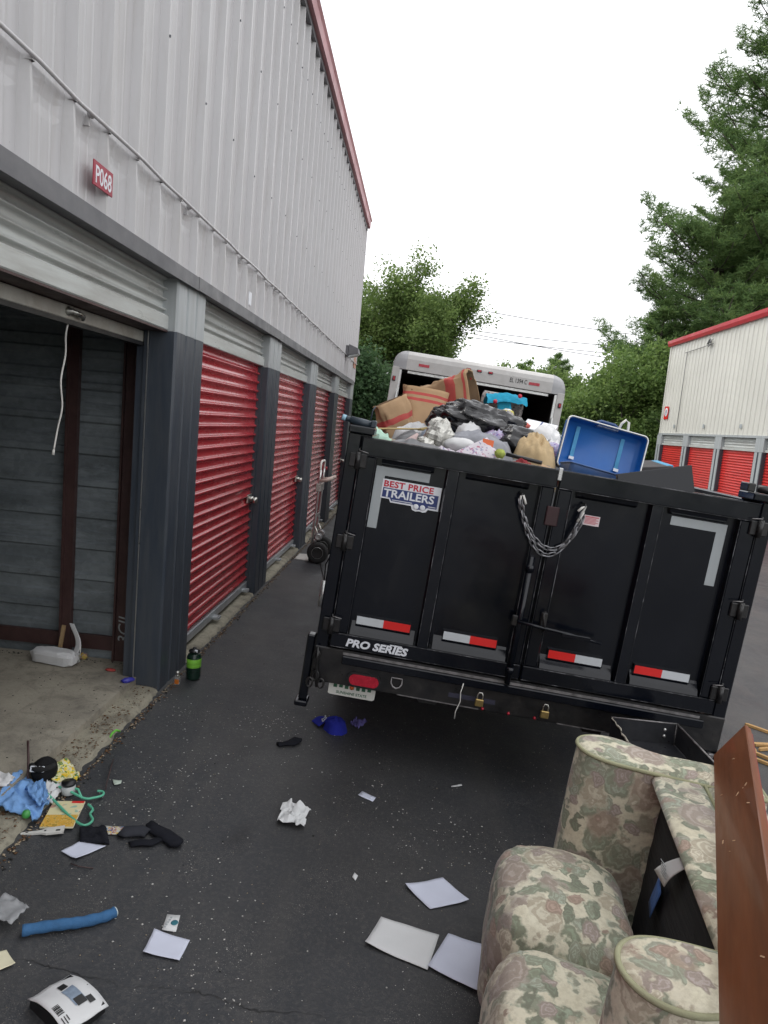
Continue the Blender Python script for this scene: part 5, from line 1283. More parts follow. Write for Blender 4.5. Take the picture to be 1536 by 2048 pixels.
# crumpled paper
b = B()
def cr(u, v):
    x = -.485+.13*u; y = 2.96+.15*v
    r_ = mnoise.fractal(Vector((u*2.6, v*2.6, 5)), 1, 2, 3)
    return (x+.02*mnoise.noise(Vector((u*3, v*3, 9))), y+.02*mnoise.noise(Vector((u*3, v*3, 19))), g(x)+.010+.05*abs(r_)+.018*(1-abs(2*u-1)))
b.grid(cr, 12, 12); b.sm = [False]*len(b.f)
tag(b.obj('crumpled_paper', MT['paper_white']), 'crumpled white paper bag in the middle of the lane', 'paper')
# blue foam tube
b = B(); hp = [(-1.165, 2.083), (-1.106, 2.113), (-1.045, 2.143), (-1.001, 2.169), (-.948, 2.212), (-.921, 2.245)]
q_ = spl([(x, y, g(x)+.019+.004*math.sin(k)) for k, (x, y) in enumerate(hp)]); b.tube(q_, [.0185+.0012*math.sin(k*1.3) for k in range(len(q_))], 14)
ho = b.obj('foam_tube', mat('blue_foam', (.035, .12, .26), .85, var=.15, vscale=30, bmp=.5, bscale=120)); tag(ho, 'bent blue foam tube lying on the asphalt', 'tube')
B().cyl((-.9205, 2.2455, g(-.92)+.0165), (-.918, 2.249, g(-.92)+.0165), .0165, 12).obj('tube_end', mat('pale_foam_end', (.55, .62, .6), .8), ho)
# clear plastic bag at the left edge
b = B(); sheet4([(-1.33, 2.10, .006), (-1.20, 2.08, .006), (-1.187, 2.165, .006), (-1.30, 2.215, .006)], 14, 12, lambda u, v: (0, 0, .012+.022*abs(mnoise.fractal(Vector((u*4, v*4, 3)), 1, 2, 3))), .003, b)
m, nt, bs, N, L = newmat('cloudy_plastic'); bs.inputs['Base Color'].default_value = (.42, .43, .44, 1); bs.inputs['Roughness'].default_value = .25; bs.inputs['Alpha'].default_value = .62
pb = b.obj('plastic_bag', m); tag(pb, 'cloudy clear plastic bag beside the blue foam tube', 'bag')
# torn product pack (slab box with printed front)
pk = thing('product_pack', 'crushed black and white product carton with a photo and barcode', 'box', (-.885, 1.845, g(-.88)), (0, 0, R(-30)))
b = B()
def pkf(u, v):
    x = -.095+.19*u; y = -.07+.14*v
    return (x, y, .062-.03*(2*u-1)**2-.025*v+.008*mnoise.noise(Vector((u*3, v*3, 2))))
pt = sheet4([(-.095, -.07, 0), (.095, -.07, 0), (.095, .07, 0), (-.095, .07, 0)], 12, 9, lambda u, v: (0, 0, .058-.022*(2*u-1)**2-.014*v+.006*mnoise.noise(Vector((u*3, v*3, 2)))), .003).obj('printed_card', MT['paper_white'], pk)
b = B()
def zz_(x, y): u = (x+.095)/.19; v = (y+.07)/.14; return .0605-.022*(2*u-1)**2-.014*v+.006*mnoise.noise(Vector((u*3, v*3, 2)))
def patch(bb, x0, x1, y0, y1, n=5):
    bb.grid(lambda u, v: (x0+(x1-x0)*u, y0+(y1-y0)*v, zz_(x0+(x1-x0)*u, y0+(y1-y0)*v)+.0006), n, 4)
patch(b, -.03, .045, -.005, .032); o = b.obj('pack_photo', mat('pack_photo_blue', (.22, .28, .36), .5, var=.4, vscale=20), pk)
for pr_ in ((.02, .05, .0, .03), (.035, .062, .031, .05), (-.06, -.035, .0, .022)): b = B(); patch(b, *pr_); b.v = [(x, y, z+.0004) for x, y, z in b.v]; b.obj('pack_photo_dark', MT['print_black'], pk)
for q in range(2): pass
b = B()
for q in range(8): patch(b, .012+.0045*q, .0142+.0045*q+.001*(q % 3), -.062, -.042, 2)
for q in range(3): patch(b, .055, .085-.006*q, -.06+.008*q, -.057+.008*q, 2)
b.obj('pack_barcode', MT['print_black'], pk)
b = B(); b.prism([(-.092, .001), (.088, .001), (.085, .030), (0, .046), (-.088, .030)], -.066, .064, 'y'); b.obj('pack_tray', MT['black_plastic'], pk)
# the little heap by the kerb
b = blob((.058, .075, .055), 77, .06, 2, .02, 30, 20); b.mi = [1 if (q//30) > 14 else 0 for q in range(len(b.f))]
cp = blob((.055, .062, .055), 77, .06, 2, .02, 30, 20, .8).obj('knit_cap', fabric('black_knit', (.010, .010, .011))); at(cp, (-1.555, 2.93, .085)); tag(cp, 'black knitted cap with white letters on the kerb', 'hat')
b = B(); b.tube([(-1.555+.05*math.cos(a), 2.93+.057*math.sin(a), .135) for a in [R(-150+12*q) for q in range(13)]], .014, 7); b.obj('cap_band', fabric('black_band', (.02, .02, .02)), cp).matrix_parent_inverse = Matrix.Translation((1.555, -2.93, -.105))
o = text('cap_lettering', 'EINC', .035, MT['vinyl_white'], cp, (.0, -.064, .022), (R(68), 0, R(8)), .001, 0, .001, 'CENTER', .8)
b = B(); b.tube([(-1.60, 2.875, .065), (-1.63, 2.93, .12), (-1.665, 2.985, .185)], .006, 6); tag(b.obj('rusty_strip', MT['brown_steel']), 'short rusty rod standing against the black cap', 'rod')
MT['lemon'] = scatter_mat('lemon_print', (.62, .60, .40), [(.70, .50, .03), (.62, .40, .02), (.10, .20, .06), (.66, .55, .10)], 30, .36)
b = B(); sheet4([(-1.59, 2.90, .06), (-1.43, 2.93, .0), (-1.435, 3.03, .0), (-1.525, 3.07, .06)], 16, 14, lambda u, v: (0, 0, .012+.028*abs(mnoise.fractal(Vector((u*3, v*3, 8)), 1, 2, 3))), .004, b); tag(b.obj('lemon_cloth', MT['lemon']), 'cloth printed with yellow lemons draped over the kerb edge', 'cloth')
MT['blue_towel'] = fabric('blue_terry', (.19, .36, .66), .15, 12, .95, .6, 260)
b = B(); sheet4([(-1.62, 2.66, .055), (-1.425, 2.63, .0), (-1.46, 2.80, .0), (-1.66, 2.91, .06)], 30, 26, lambda u, v: (.03*mnoise.noise(Vector((u*3, v*2, 1))), .03*mnoise.noise(Vector((u*2, v*3, 4))), .014+.045*abs(mnoise.fractal(Vector((u*3.2, v*2.2, 2)), 1, 2, 3))), .006, b)
sheet4([(-1.56, 2.78, .05), (-1.45, 2.70, .03), (-1.44, 2.76, .03), (-1.53, 2.87, .05)], 14, 12, lambda u, v: (0, 0, .02+.05*abs(mnoise.fractal(Vector((u*2.5, v*2.5, 12)), 1, 2, 3))), .006, b)
tag(b.obj('blue_towel', MT['blue_towel']), 'crumpled light blue towel at the kerb', 'towel')
b = B(); sheet4([(-1.73, 2.74, .075), (-1.63, 2.755, .075), (-1.63, 2.83, .075), (-1.72, 2.86, .08)], 12, 10, lambda u, v: (0, 0, .012+.03*abs(mnoise.fractal(Vector((u*3, v*3, 31)), 1, 2, 3))), .003, b); tag(b.obj('white_rag', MT['white_cloth']), 'crumpled white rag on the slab edge beside the towel', 'cloth')
MT['hanger'] = mat('mint_plastic', (.10, .42, .27), .4, var=.1)
b = B(); hz = lambda x, k=.016: g(x)+k
b.tube(spl([(-1.555, 2.905, .03), (-1.45, 2.892, .03), (-1.34, 2.868, hz(-1.34)), (-1.30, 2.885, hz(-1.3)), (-1.275, 2.915, hz(-1.27)), (-1.285, 2.942, hz(-1.28)), (-1.31, 2.94, hz(-1.31))]), .0055, 8)
b.tube([(-1.345, 2.865, hz(-1.34)), (-1.38, 2.90, .026), (-1.47, 2.915, .03), (-1.56, 2.91, .035)], .005, 8)
b.tube(spl([(-1.53, 2.86, .04), (-1.44, 2.80, .024), (-1.33, 2.725, hz(-1.33)), (-1.26, 2.685, hz(-1.26)), (-1.235, 2.695, hz(-1.23)), (-1.232, 2.73, hz(-1.23)), (-1.26, 2.765, hz(-1.26)), (-1.265, 2.80, hz(-1.26)), (-1.30, 2.83, hz(-1.3))]), .0055, 8)
tag(b.obj('coat_hanger', MT['hanger']), 'mint green plastic coat hanger across the picture book', 'hanger')
b = B(); b.lathe([(0, 0), (.027, 0), (.03, .006), (.03, .036), (.026, .042)], 20, (0, 0, 0)); b.cur = 1; b.lathe([(0, .043), (.030, .043), (.031, .047), (.031, .056), (0, .058)], 20); o = b.obj('jar', [MT['glass_pale'], MT['black_plastic']]); at(o, (-1.425, 2.90, .002), (0, 0, 0)); tag(o, 'small jar with a black lid beside the lemon cloth', 'jar')
b = B(); sheet4([(-1.52, 2.80, .03), (-1.44, 2.79, .0), (-1.455, 2.93, .0), (-1.52, 2.90, .03)], 12, 12, lambda u, v: (0, 0, .012+.04*abs(mnoise.fractal(Vector((u*3, v*3, 41)), 1, 2, 3))), .003, b); tag(b.obj('white_bag', MT['white_cloth']), 'white plastic bag between lemon cloth and blue towel', 'bag')
# picture book: yellow and cream cover
bk = thing('picture_book', 'yellow and cream picture book with a red corner under the hanger', 'book', (-1.365, 2.738, g(-1.365)+.004), (0, -SL*0, R(12)))
b = B(); b.bbox(-.066, .066, -.098, .098, 0, .009, .002); b.obj('book_block', MT['paper_cream'], bk)
MT['book_yellow'] = scatter_mat('book_meadow', (.62, .36, .06), [(.55, .28, .03), (.20, .18, .04), (.66, .5, .2)], 50, .28)
MT['book_cream'] = scatter_mat('book_sky', (.66, .60, .36), [(.70, .66, .5), (.52, .30, .22), (.30, .45, .36)], 18, .26)
b = B(); b.box(-.065, .065, -.097, -.01, .0091, .0102); b.obj('cover_meadow', MT['book_yellow'], bk)
b = B(); b.box(-.065, .065, -.0099, .097, .0091, .0102); b.obj('cover_sky', MT['book_cream'], bk)
b = B(); b.box(.012, .064, .080, .096, .0103, .0108); b.obj('red_corner', MT['refl_red'], bk)
o = B().lathe([(0, -.016), (.012, -.014), (.017, -.004), (.017, .006), (.012, .015), (0, .017)], 16).obj('bottle_cap', mat('green_plastic', (.06, .30, .07), .4)); at(o, (-1.475, 2.645, .045)); tag(o, 'round green plastic cap on the kerb below the towel', 'cap')
b = B(); b.tube([(-1.475, 3.43, .012), (-1.47, 3.45, .03), (-1.462, 3.48, .035), (-1.455, 3.51, .015)], .006, 7); tag(b.obj('green_ring', mat('lime_plastic', (.16, .55, .06), .4)), 'broken lime green plastic ring at the kerb', 'ring')
b = B(); b.prism([(-.075, -.006), (-.02, -.007), (.0, -.010), (.02, -.020), (.085, -.022), (.085, .022), (.02, .020), (.0, .010), (-.02, .007), (-.075, .008), (-.08, 0)], 0, .009, 'z'); b.cur = 1; b.box(.055, .072, -.012, -.002, .0091, .0096); b.box(.01, .018, -.004, .004, .0091, .0096)
o = b.obj('scraper', [MT['white_paint'], MT['print_black']]); at(o, (-1.385, 2.603, g(-1.385)+.003), (0, -.07, R(18))); tag(o, 'white plastic scraper with a slim handle at the kerb', 'tool')
MT['navy_cloth'] = fabric('dark_navy_cotton', (.012, .013, .018))
b = B(); sheet4([(-1.255, 2.66, g(-1.25)), (-1.215, 2.585, g(-1.21)), (-1.10, 2.60, g(-1.1)), (-1.16, 2.70, g(-1.16))], 14, 12, lambda u, v: (0, 0, .014+.02*abs(mnoise.fractal(Vector((u*3, v*3, 51)), 1, 2, 3))), .008, b); tag(b.obj('dark_cloth', MT['navy_cloth']), 'dark folded cloth lying over a white sheet', 'cloth')
fp = flat_paper('picture_card', [(-1.173, 2.714), (-1.155, 2.665), (-1.05, 2.70), (-1.06, 2.755)], scatter_mat('comic_print', (.55, .55, .5), [(.06, .25, .5), (.65, .48, .1), (.1, .1, .2), (.5, .2, .1)], 40, .33), 'colourful picture card beside the grey and black socks', 'card', .004, 12, .0015, 6)
def sock(name, pts, rad, m, label, extra=None):
    b = B(); b.tube([(x, y, g(x)+r_*.62+.002) for (x, y), r_ in zip(pts, rad)], rad, 12)
    b.v = [(x, y, g(x)+(z-g(x))*.42+.001) for x, y, z in b.v]
    b.v = [(x+.012*mnoise.noise(Vector((x*28, y*28, 1))), y+.012*mnoise.noise(Vector((x*28, y*28, 7))), z+.012*abs(mnoise.fractal(Vector((x*30, y*30, 3)), 1, 2, 3))) for x, y, z in b.v]
    return tag(b.obj(name, m), label, 'sock')
sock('sock', [(-1.085, 2.665), (-1.07, 2.70), (-1.02, 2.725), (-.985, 2.72)], [.020, .036, .036, .026], fabric('grey_sock', (.035, .037, .045)), 'slate grey sock between the picture card and black sock')
sock('sock', [(-1.0, 2.785), (-.965, 2.752), (-.91, 2.725), (-.85, 2.695), (-.835, 2.69)], [.026, .032, .036, .034, .022], MT['navy_cloth'], 'long black sock at the end of the kerbside clothes')
sock('sock', [(-1.03, 2.63), (-.99, 2.655), (-.95, 2.665), (-.93, 2.70)], [.016, .022, .02, .016], MT['navy_cloth'], 'short rolled black sock in front of the grey sock')
sock('sock', [(-.628, 3.70), (-.60, 3.715), (-.565, 3.745), (-.535, 3.785), (-.525, 3.79)], [.022, .02, .026, .032, .02], MT['navy_cloth'], 'lone black sock lying in the lane left of the trailer')
b = B(); b.tube([(-1.365, 3.231, .008), (-1.32, 3.09, .02), (-1.29, 2.985, .008), (-1.283, 2.967, .0)], .0025, 6); tag(b.obj('bent_wire', MT['brown_steel']), 'thin bent wire lying behind the coat hanger', 'wire')
b = B(); b.tube([(-1.19, 2.52-.06, g(-1.19)+.004), (-1.15, 2.452, g(-1.15)+.005), (-1.10, 2.46, g(-1.1)+.003)], .0018, 5); tag(b.obj('bent_wire', MT['brown_steel']), 'short thin wire in front of the white sheet by the socks', 'wire')
# blue cap and lilac rag by the trailer wheel
MT['royal'] = fabric('royal_blue_cotton', (.022, .03, .30))
bcap = thing('baseball_cap', 'royal blue cap with white lettering on the asphalt under the trailer corner', 'hat', (-.36, 4.04, g(-.36)), (0, 0, R(-35)))
mound(.080, .070, .045, 81, .022, 2.6, .4, 40, 18, .05).obj('cap_crown', MT['royal'], bcap, (0.02, 0, .012))
b = B(); sheet4([(-.13, -.05, .02), (-.05, -.07, .02), (-.05, .07, .02), (-.13, .05, .02)], 8, 10, lambda u, v: (0, 0, .012*math.sin(v*3.1)), .004, b); b.obj('cap_brim', MT['royal'], bcap)
text('cap_lettering', '23', .05, MT['refl_white'], bcap, (-.06, -.04, .055), (R(48), 0, R(-40)), .001, 0, .001)
b = B(); sheet4([(-.262, 4.13, 0), (-.205, 4.085, 0), (-.16, 4.19, 0), (-.235, 4.215, 0)], 14, 12, lambda u, v: (0, 0, g(-.2)+.010+.05*abs(mnoise.fractal(Vector((u*3, v*3, 61)), 1, 2, 3))), .003, b); tag(b.obj('lilac_rag', fabric('lilac_cotton', (.15, .13, .36), .35, 14)), 'small lilac rag beside the royal blue cap', 'cloth')
# propane canister and scent bottle by the pillar
pc = thing('propane_canister', 'dark green camping gas canister with a lime label beside the pillar', 'canister', (-1.345, 4.40, g(-1.345)))
MT['canister'] = mat('dark_green_enamel', (.006, .022, .014), .28)
B().lathe([(0, 0), (.040, 0), (.046, .008), (.047, .02), (.047, .150), (.040, .168), (.026, .178), (.014, .182), (.014, .205), (0, .207)], 28).obj('canister_body', MT['canister'], pc)
B().lathe([(.0475, .085), (.0478, .086), (.0478, .142), (.0475, .143)], 28).obj('label_band', mat('lime_label', (.20, .50, .05), .4, var=.3, vscale=40, stretch=(.3, .3, 3)), pc)
B().lathe([(.018, .18), (.036, .186), (.036, .196), (.012, .206), (.012, .215), (0, .216)], 20).obj('valve_cap', MT['black_plastic'], pc)
B().obox((.018, -.022, .196), (.018, .012, .016)).obj('valve_tip', MT['vinyl_white'], pc)
pf = thing('perfume_bottle', 'tiny glass scent bottle with amber liquid beside the pillar', 'bottle', (-1.405, 4.262, g(-1.405)))
m, nt, bs, N, L = newmat('clear_glass'); bs.inputs['Base Color'].default_value = (.9, .9, .88, 1); bs.inputs['Roughness'].default_value = .05; bs.inputs['Transmission Weight'].default_value = .85; MT['glass'] = m
B().bbox(-.018, .018, -.011, .011, 0, .055, .004).obj('bottle_glass', MT['glass'], pf)
B().bbox(-.0145, .0145, -.0113, -.0085, .006, .038, .001).obj('amber_liquid', mat('amber_liquid', (.50, .14, .02), .2), pf)
B().lathe([(.009, .055), (.009, .064), (.006, .066), (.006, .07), (.012, .071), (.012, .088), (0, .09)], 14).obj('spray_cap', MT['chrome'], pf)
# white bag and roller in the open unit
rb_ = thing('paint_roller', 'white paint roller wrapped in a bag on the open unit floor', 'roller', (-2.13, 4.19, .08), (0, 0, R(-9)))
b = facet(blob((.15, .055, .05), 91, .14, 1.8, .10, 22, 12, .7, .5)); b.obj('wrapped_sleeve', MT['white_cloth'], rb_, (-.05, 0, .042))
b = B(); sheet4([(.05, .02, .06), (.10, .0, .07), (.05, .07, .25), (.02, .07, .25)], 8, 12, lambda u, v: (.03*math.sin(v*4), 0, 0), .006, b); b.obj('loose_wrap', MT['white_cloth'], rb_)
b = B(); b.tube([(.11, 0, .03), (.125, .0, .05), (.11, .03, .13), (.085, .05, .17)], .0035, 6); b.obj('roller_wire', MT['chrome'], rb_)
b = B(); b.box(-.011, .011, -.008, .008, 0, .20); o = b.obj('paint_paddle', mat('bare_pine', (.40, .27, .14), .7)); at(o, (-2.21, 4.305, .09), (R(-8), R(4), 0)); tag(o, 'bare wooden paint paddle leaning on the brown post in the unit', 'stick')
o = blob((.028, .02, .022), 93, .3, 3, .2, 20, 14).obj('candy_wrapper', scatter_mat('wrapper_print', (.5, .4, .05), [(.4, .05, .15), (.1, .1, .4)], 60, .35)); at(o, (-2.05, 4.31, .10)); tag(o, 'bright yellow and pink wrapper at the partition base', 'wrapper')
o = blob((.04, .02, .015), 94, .3, 3, .2, 20, 14).obj('blue_wrapper', mat('blue_foil', (.04, .04, .32), .35)); at(o, (-1.63, 4.02, .092), (0, 0, R(40))); tag(o, 'crushed blue wrapper at the slab corner by the pillar', 'wrapper')
o = blob((.032, .014, .009), 95, .3, 3, .2, 20, 14).obj('red_scrap', fabric('red_scrap', (.40, .07, .06))); at(o, (-1.80, 4.16, .088)); tag(o, 'small red scrap on the open unit floor', 'scrap')
# wooden offcuts right of the trailer
MT['pine'] = mat('splintered_pine', (.46, .27, .10), .7, var=.25, vscale=5, stretch=(1, 8, 8))
for k, (x, y, L_, w, a, zz) in enumerate(((2.83, 5.30, .34, .035, -38, .012), (2.72, 5.0, .30, .05, 12, .015), (2.70, 4.93, .26, .03, 24, .012), (2.60, 4.78, .40, .035, -42, .012), (2.78, 4.66, .35, .06, -48, .012), (2.57, 4.86, .10, .05, 60, .01), (2.62, 4.62, .5, .03, -40, .012), (2.9, 4.7, .4, .05, 20, .012))):
    L_ *= .62; w *= .7; b = B(); b.prism([(-L_/2, -w/2), (L_/2-.03, -w/2), (L_/2, -w/5), (L_/2-.02, w/6), (L_/2+.01, w/2), (-L_/2+.015, w/2), (-L_/2-.01, 0)], 0, .018, 'z')
    o = b.obj('wood_offcut', MT['pine']); at(o, (x, y, g(x)+.003), (0, .04, R(a))); tag(o, 'splintered yellow pine offcut on the asphalt right of the trailer', 'offcut', 'pine offcuts right of the trailer')
# ------------------------------------------------------------------ hand truck
ht = wroot(thing('hand_truck', 'aluminium hand truck with black pneumatic wheels standing by the red doors', 'hand truck', (-1.2, 8.75, g(-1.2))))
gw = g(-1.15); Mx = Matrix.Rotation(R(90), 3, 'X')
for yy in (8.52, 8.98):
    w = B().lathe([(.07, -.035), (.10, -.045), (.128, -.035), (.135, 0), (.128, .035), (.10, .045), (.07, .035)], 28, (-1.13, yy, gw+.134), Mx).obj('wheel', MT['rubber'], ht)
    B().lathe([(0, -.02), (.03, -.045), (.04, -.02), (.06, -.02), (.072, -.04), (.072, .04), (.06, .02), (0, .02)], 20, (-1.13, yy, gw+.134), Mx).obj('rim', MT['alu'], w)
B().cyl((-1.13, 8.5, gw+.134), (-1.13, 9.0, gw+.134), .01, 10).obj('axle', MT['chrome'], ht)
for yy in (8.60, 8.90):
    B().tube([(-1.235, yy, gw+.02), (-1.205, yy, .5), (-1.185, yy, 1.0), (-1.18, yy, 1.13)], .016, 10).obj('upright', MT['alu'], ht)
    B().tube([(-1.22, yy, gw+.16), (-1.13, yy, gw+.134)], .012, 8).obj('axle_bracket', MT['alu'], ht)
    b = B(); b.lathe([(0, -.013), (.05, -.013), (.052, 0), (.05, .013), (0, .013)], 18, (-1.145, yy-.03, .30), Mx); cs = b.obj('caster', mat('grey_caster', (.20, .20, .21), .5), ht)
    B().lathe([(.03, -.014), (.04, -.016), (.04, .016), (.03, .014)], 18, (-1.145, yy-.03, .30), Mx).obj('caster_rim', MT['alu'], cs)
    B().tube([(-1.2, yy, .42), (-1.17, yy-.015, .37), (-1.145, yy-.03, .30)], .012, 8).obj('caster_fork', MT['chrome'], ht)
    B().tube([(-1.185, yy, 1.0), (-1.10, yy, 1.01), (-1.02, yy, 1.045)], [.018, .022, .02], 10).obj('grip', MT['handle_tan'], ht)
for zz in (.22, .55, .88): B().box(-1.218+.02*zz, -1.20+.02*zz, 8.60, 8.90, zz-.02, zz+.02).obj('crossbar', MT['alu'], ht)
b = B(); b.tube([(-1.18, 8.60, 1.0), (-1.185, 8.60, 1.16), (-1.185, 8.62, 1.22), (-1.18, 8.66, 1.24), (-1.175, 8.84, 1.24), (-1.175, 8.88, 1.22), (-1.18, 8.90, 1.16), (-1.18, 8.90, 1.0)], .015, 10); b.obj('top_loop', MT['white_paint'], ht)
B().bbox(-1.225, -1.165, 8.58, 8.92, .86, .96, .006).obj('pivot_block', MT['chrome'], ht)
b = B(); b.prism([(-1.52, 8.58), (-1.24, 8.55), (-1.24, 8.95), (-1.52, 8.92)], gw+.012, gw+.02, 'z'); b.obj('toe_plate', MT['white_paint'], ht)
b = B(); b.prism([(-1.25, gw), (-1.12, gw+.05), (-1.13, gw+.16), (-1.24, gw+.2)], 8.57, 8.60, 'y'); b.obj('toe_bracket', MT['black_plastic'], ht)
b = B(); b.tube([(-1.12, 8.74, gw+.02), (-1.06, 8.4, g(-1.06)+.006), (-.98, 8.0, g(-.98)+.006), (-.92, 7.7, g(-.92)+.006), (-.86, 7.2, g(-.86)+.3), (-.60, 6.9, .8)], .007, 7); tag(b.obj('black_cable', MT['rubber']), 'black cable running from the hand truck towards the trailer', 'cable')

# ------------------------------------------------------------------ loose chips, gravel and leaf litter
rs = np.random.RandomState(11)
def chips(name, n, pos, smin, smax, m, label=None):
    P = pos(n); n = len(P); V = np.zeros((n, 6, 3)); a = rs.rand(n)*2*np.pi; s = smin+(smax-smin)*rs.rand(n)**2.2; e = .35+.65*rs.rand(n)
    gzv = np.interp(P[:, 0], [p[0] for p in GP], [p[1] for p in GP]); gzv = np.where(P[:, 0] < -1.462, .033, gzv); gzv = np.where(P[:, 0] < -1.62, .081, gzv)
    ca, sa = np.cos(a), np.sin(a)
    for k, (x, y, z) in enumerate(((1, 0, .0), (-1, 0, .0), (0, 1, .0), (0, -1, .0), (0, 0, .7), (0, 0, -.3))):
        lx = x*s; ly = y*s*e; V[:, k, 0] = P[:, 0]+lx*ca-ly*sa; V[:, k, 1] = P[:, 1]+lx*sa+ly*ca; V[:, k, 2] = gzv+.0005+z*s*.5+s*.12
    f = np.array([(0, 2, 4), (2, 1, 4), (1, 3, 4), (3, 0, 4), (2, 0, 5), (1, 2, 5), (3, 1, 5), (0, 3, 5)])
    F = (f[None]+(np.arange(n)*6)[:, None, None]).reshape(-1, 3)
    o = fast(name, V.reshape(-1, 3), F, m); stuff(o); return o
def lane(n):
    x = rs.uniform(-1.45, 1.4, n); y = 1.6+5.2*rs.rand(n)**1.25
    P = np.stack([x, y], 1); k = np.array([mnoise.noise(Vector((a*1.6, b_*1.6, 3))) for a, b_ in P]); return P[rs.rand(n) < np.clip(.42+1.1*k, .05, 1)]
def clus(n):
    out = []
    for (cx, cy, r_, m_) in ((-.72, 4.0, .22, 170), (-1.05, 3.3, .35, 160), (-1.1, 2.95, .25, 140), (-.55, 2.2, .3, 90), (-.9, 2.45, .3, 90), (-.25, 3.7, .4, 120), (.15, 3.15, .35, 150), (.55, 3.1, .3, 110), (-.5, 1.95, .4, 80), (.2, 2.1, .3, 70), (-1.25, 3.9, .2, 90), (-.42, 2.0, .05, 14)):
        out.append(np.stack([rs.normal(cx, r_*.5, m_), rs.normal(cy, r_*.6, m_)], 1))
    P = np.concatenate(out); return P[P[:, 0] > -1.45]
def kerbline(n):
    y = rs.uniform(2.0, 13.5, n); return np.stack([-1.447+np.abs(rs.normal(0, .018, n)), y], 1)
def kerbtop(n):
    y = rs.uniform(2.2, 4.1, n); return np.stack([rs.uniform(-1.62, -1.47, n), y], 1)
def slabtop(n):
    y = rs.uniform(2.2, 4.3, n); return np.stack([-1.63-np.abs(rs.normal(0, .5, n)), y], 1)
def parting(n): return np.stack([rs.uniform(-3.5, -1.66, n), 4.31-np.abs(rs.normal(0, .03, n))], 1)
W1 = mat('white_chip', (.56, .55, .52), .7); W2 = mat('tan_chip', (.36, .29, .20), .8, var=.4, vscale=20); W3 = mat('dark_chip', (.015, .014, .012), .8); W4 = mat('brown_leaf_bits', (.13, .07, .035), .9, var=.5, vscale=25)
chips('white_paint_chips', 3200, lane, .0008, .0045, W1); chips('white_paint_chips', 0, clus, .001, .0062, W1)
chips('tan_grit', 5200, lane, .0008, .0038, W2); chips('dark_grit', 500, lane, .002, .008, W3)
chips('kerb_gravel', 1500, kerbline, .003, .011, W2); chips('kerb_leaf_litter', 900, kerbline, .004, .013, W4); chips('kerb_dark_grit', 700, kerbline, .004, .014, W3)
chips('kerb_top_litter', 900, kerbtop, .002, .010, W4); chips('slab_litter', 260, slabtop, .0015, .007, W3); chips('partition_dust', 300, parting, .002, .009, W3)
chips('kerb_top_grit', 700, kerbtop, .0015, .006, W2)
# ------------------------------------------------------------------ vegetation
def leafmat(name, c1, c2, c3):
    m, nt, b, N, L = newmat(name)
    oi = nt.nodes.new('ShaderNodeNewGeometry')
    v = coords(nt)
    f = noise(nt, v, .55, 5, .7); c = ramp(nt, f, [(.32, c1), (.52, c2), (.70, c3)])
    c = mixc(nt, .5, c, ramp(nt, oi.outputs['Random Per Island'], [(0., dk(c1, .7)), (.5, c2), (1., dk(c3, 1.15))]))
    lk(nt, c, b.inputs['Base Color']); b.inputs['Roughness'].default_value = .6; b.inputs['Specular IOR Level'].default_value = .3
    tl_ = nt.nodes.new('ShaderNodeBsdfTranslucent'); lk(nt, c, tl_.inputs['Color']); mx = nt.nodes.new('ShaderNodeMixShader'); mx.inputs[0].default_value = .45
    out = nt.nodes['Material Output']; lk(nt, b.outputs['BSDF'], mx.inputs[1]); lk(nt, tl_.outputs['BSDF'], mx.inputs[2]); lk(nt, mx.outputs[0], out.inputs['Surface'])
    return m
LM1 = leafmat('oak_leaf', (.08, .135, .035), (.14, .215, .06), (.23, .30, .095))
LM2 = leafmat('pine_needle', (.06, .125, .045), (.125, .21, .07), (.22, .30, .095))
LM3 = leafmat('light_leaf', (.09, .165, .045), (.16, .25, .07), (.25, .34, .10))
LM4 = leafmat('dark_shrub_leaf', (.038, .08, .036), (.062, .12, .05), (.10, .165, .07))  # darker green foliage of the low shrubs
BARK = mat('bark', (.055, .045, .037), .9, var=.35, vscale=4, stretch=(3, 3, .6), bmp=.6, bscale=12, bdist=.05)
def leaves(P, s, seed, asp=.6, flat=.0, droop=0):
    r_ = np.random.RandomState(seed); n = len(P)
    a = r_.normal(size=(n, 3)); a[:, 2] *= (1-flat); a /= np.linalg.norm(a, axis=1)[:, None]
    t = r_.normal(size=(n, 3)); bq = np.cross(a, t); bq /= np.linalg.norm(bq, axis=1)[:, None]
    L = s*(.6+.8*r_.rand(n))[:, None]; w = L*asp*.5
    V = np.stack([P-a*L*.5, P+bq*w, P+a*L*.5, P-bq*w], 1).reshape(-1, 3)
    return V, np.arange(4*n).reshape(-1, 4)
def limb(b, p0, d, L, r0, depth, tips, rn, up=.15, split=3):
    pts = [p0]; d = d.normalized(); n = 5
    for i in range(n):
        d = (d+Vector((rn.uniform(-.18, .18), rn.uniform(-.18, .18), rn.uniform(-.08, .16)+up*.3))).normalized(); pts.append(pts[-1]+d*(L/n))
    b.tube(pts, [r0*(1-.62*i/n) for i in range(n+1)], 7 if depth > 1 else 5)
    if depth == 0: tips.extend(pts[2:]); return
    for k in range(split):
        t = rn.uniform(.45, 1.0); i = min(n, int(t*n)); a = rn.uniform(0, 6.283)
        side = Vector((math.cos(a), math.sin(a), rn.uniform(-.1, .6)))
        limb(b, pts[i], (d*.55+side*.75), L*rn.uniform(.5, .72), r0*(1-.62*i/n)*.65, depth-1, tips, rn, up, split)
    limb(b, pts[-1], d, L*.6, r0*.38, depth-1, tips, rn, up, split)
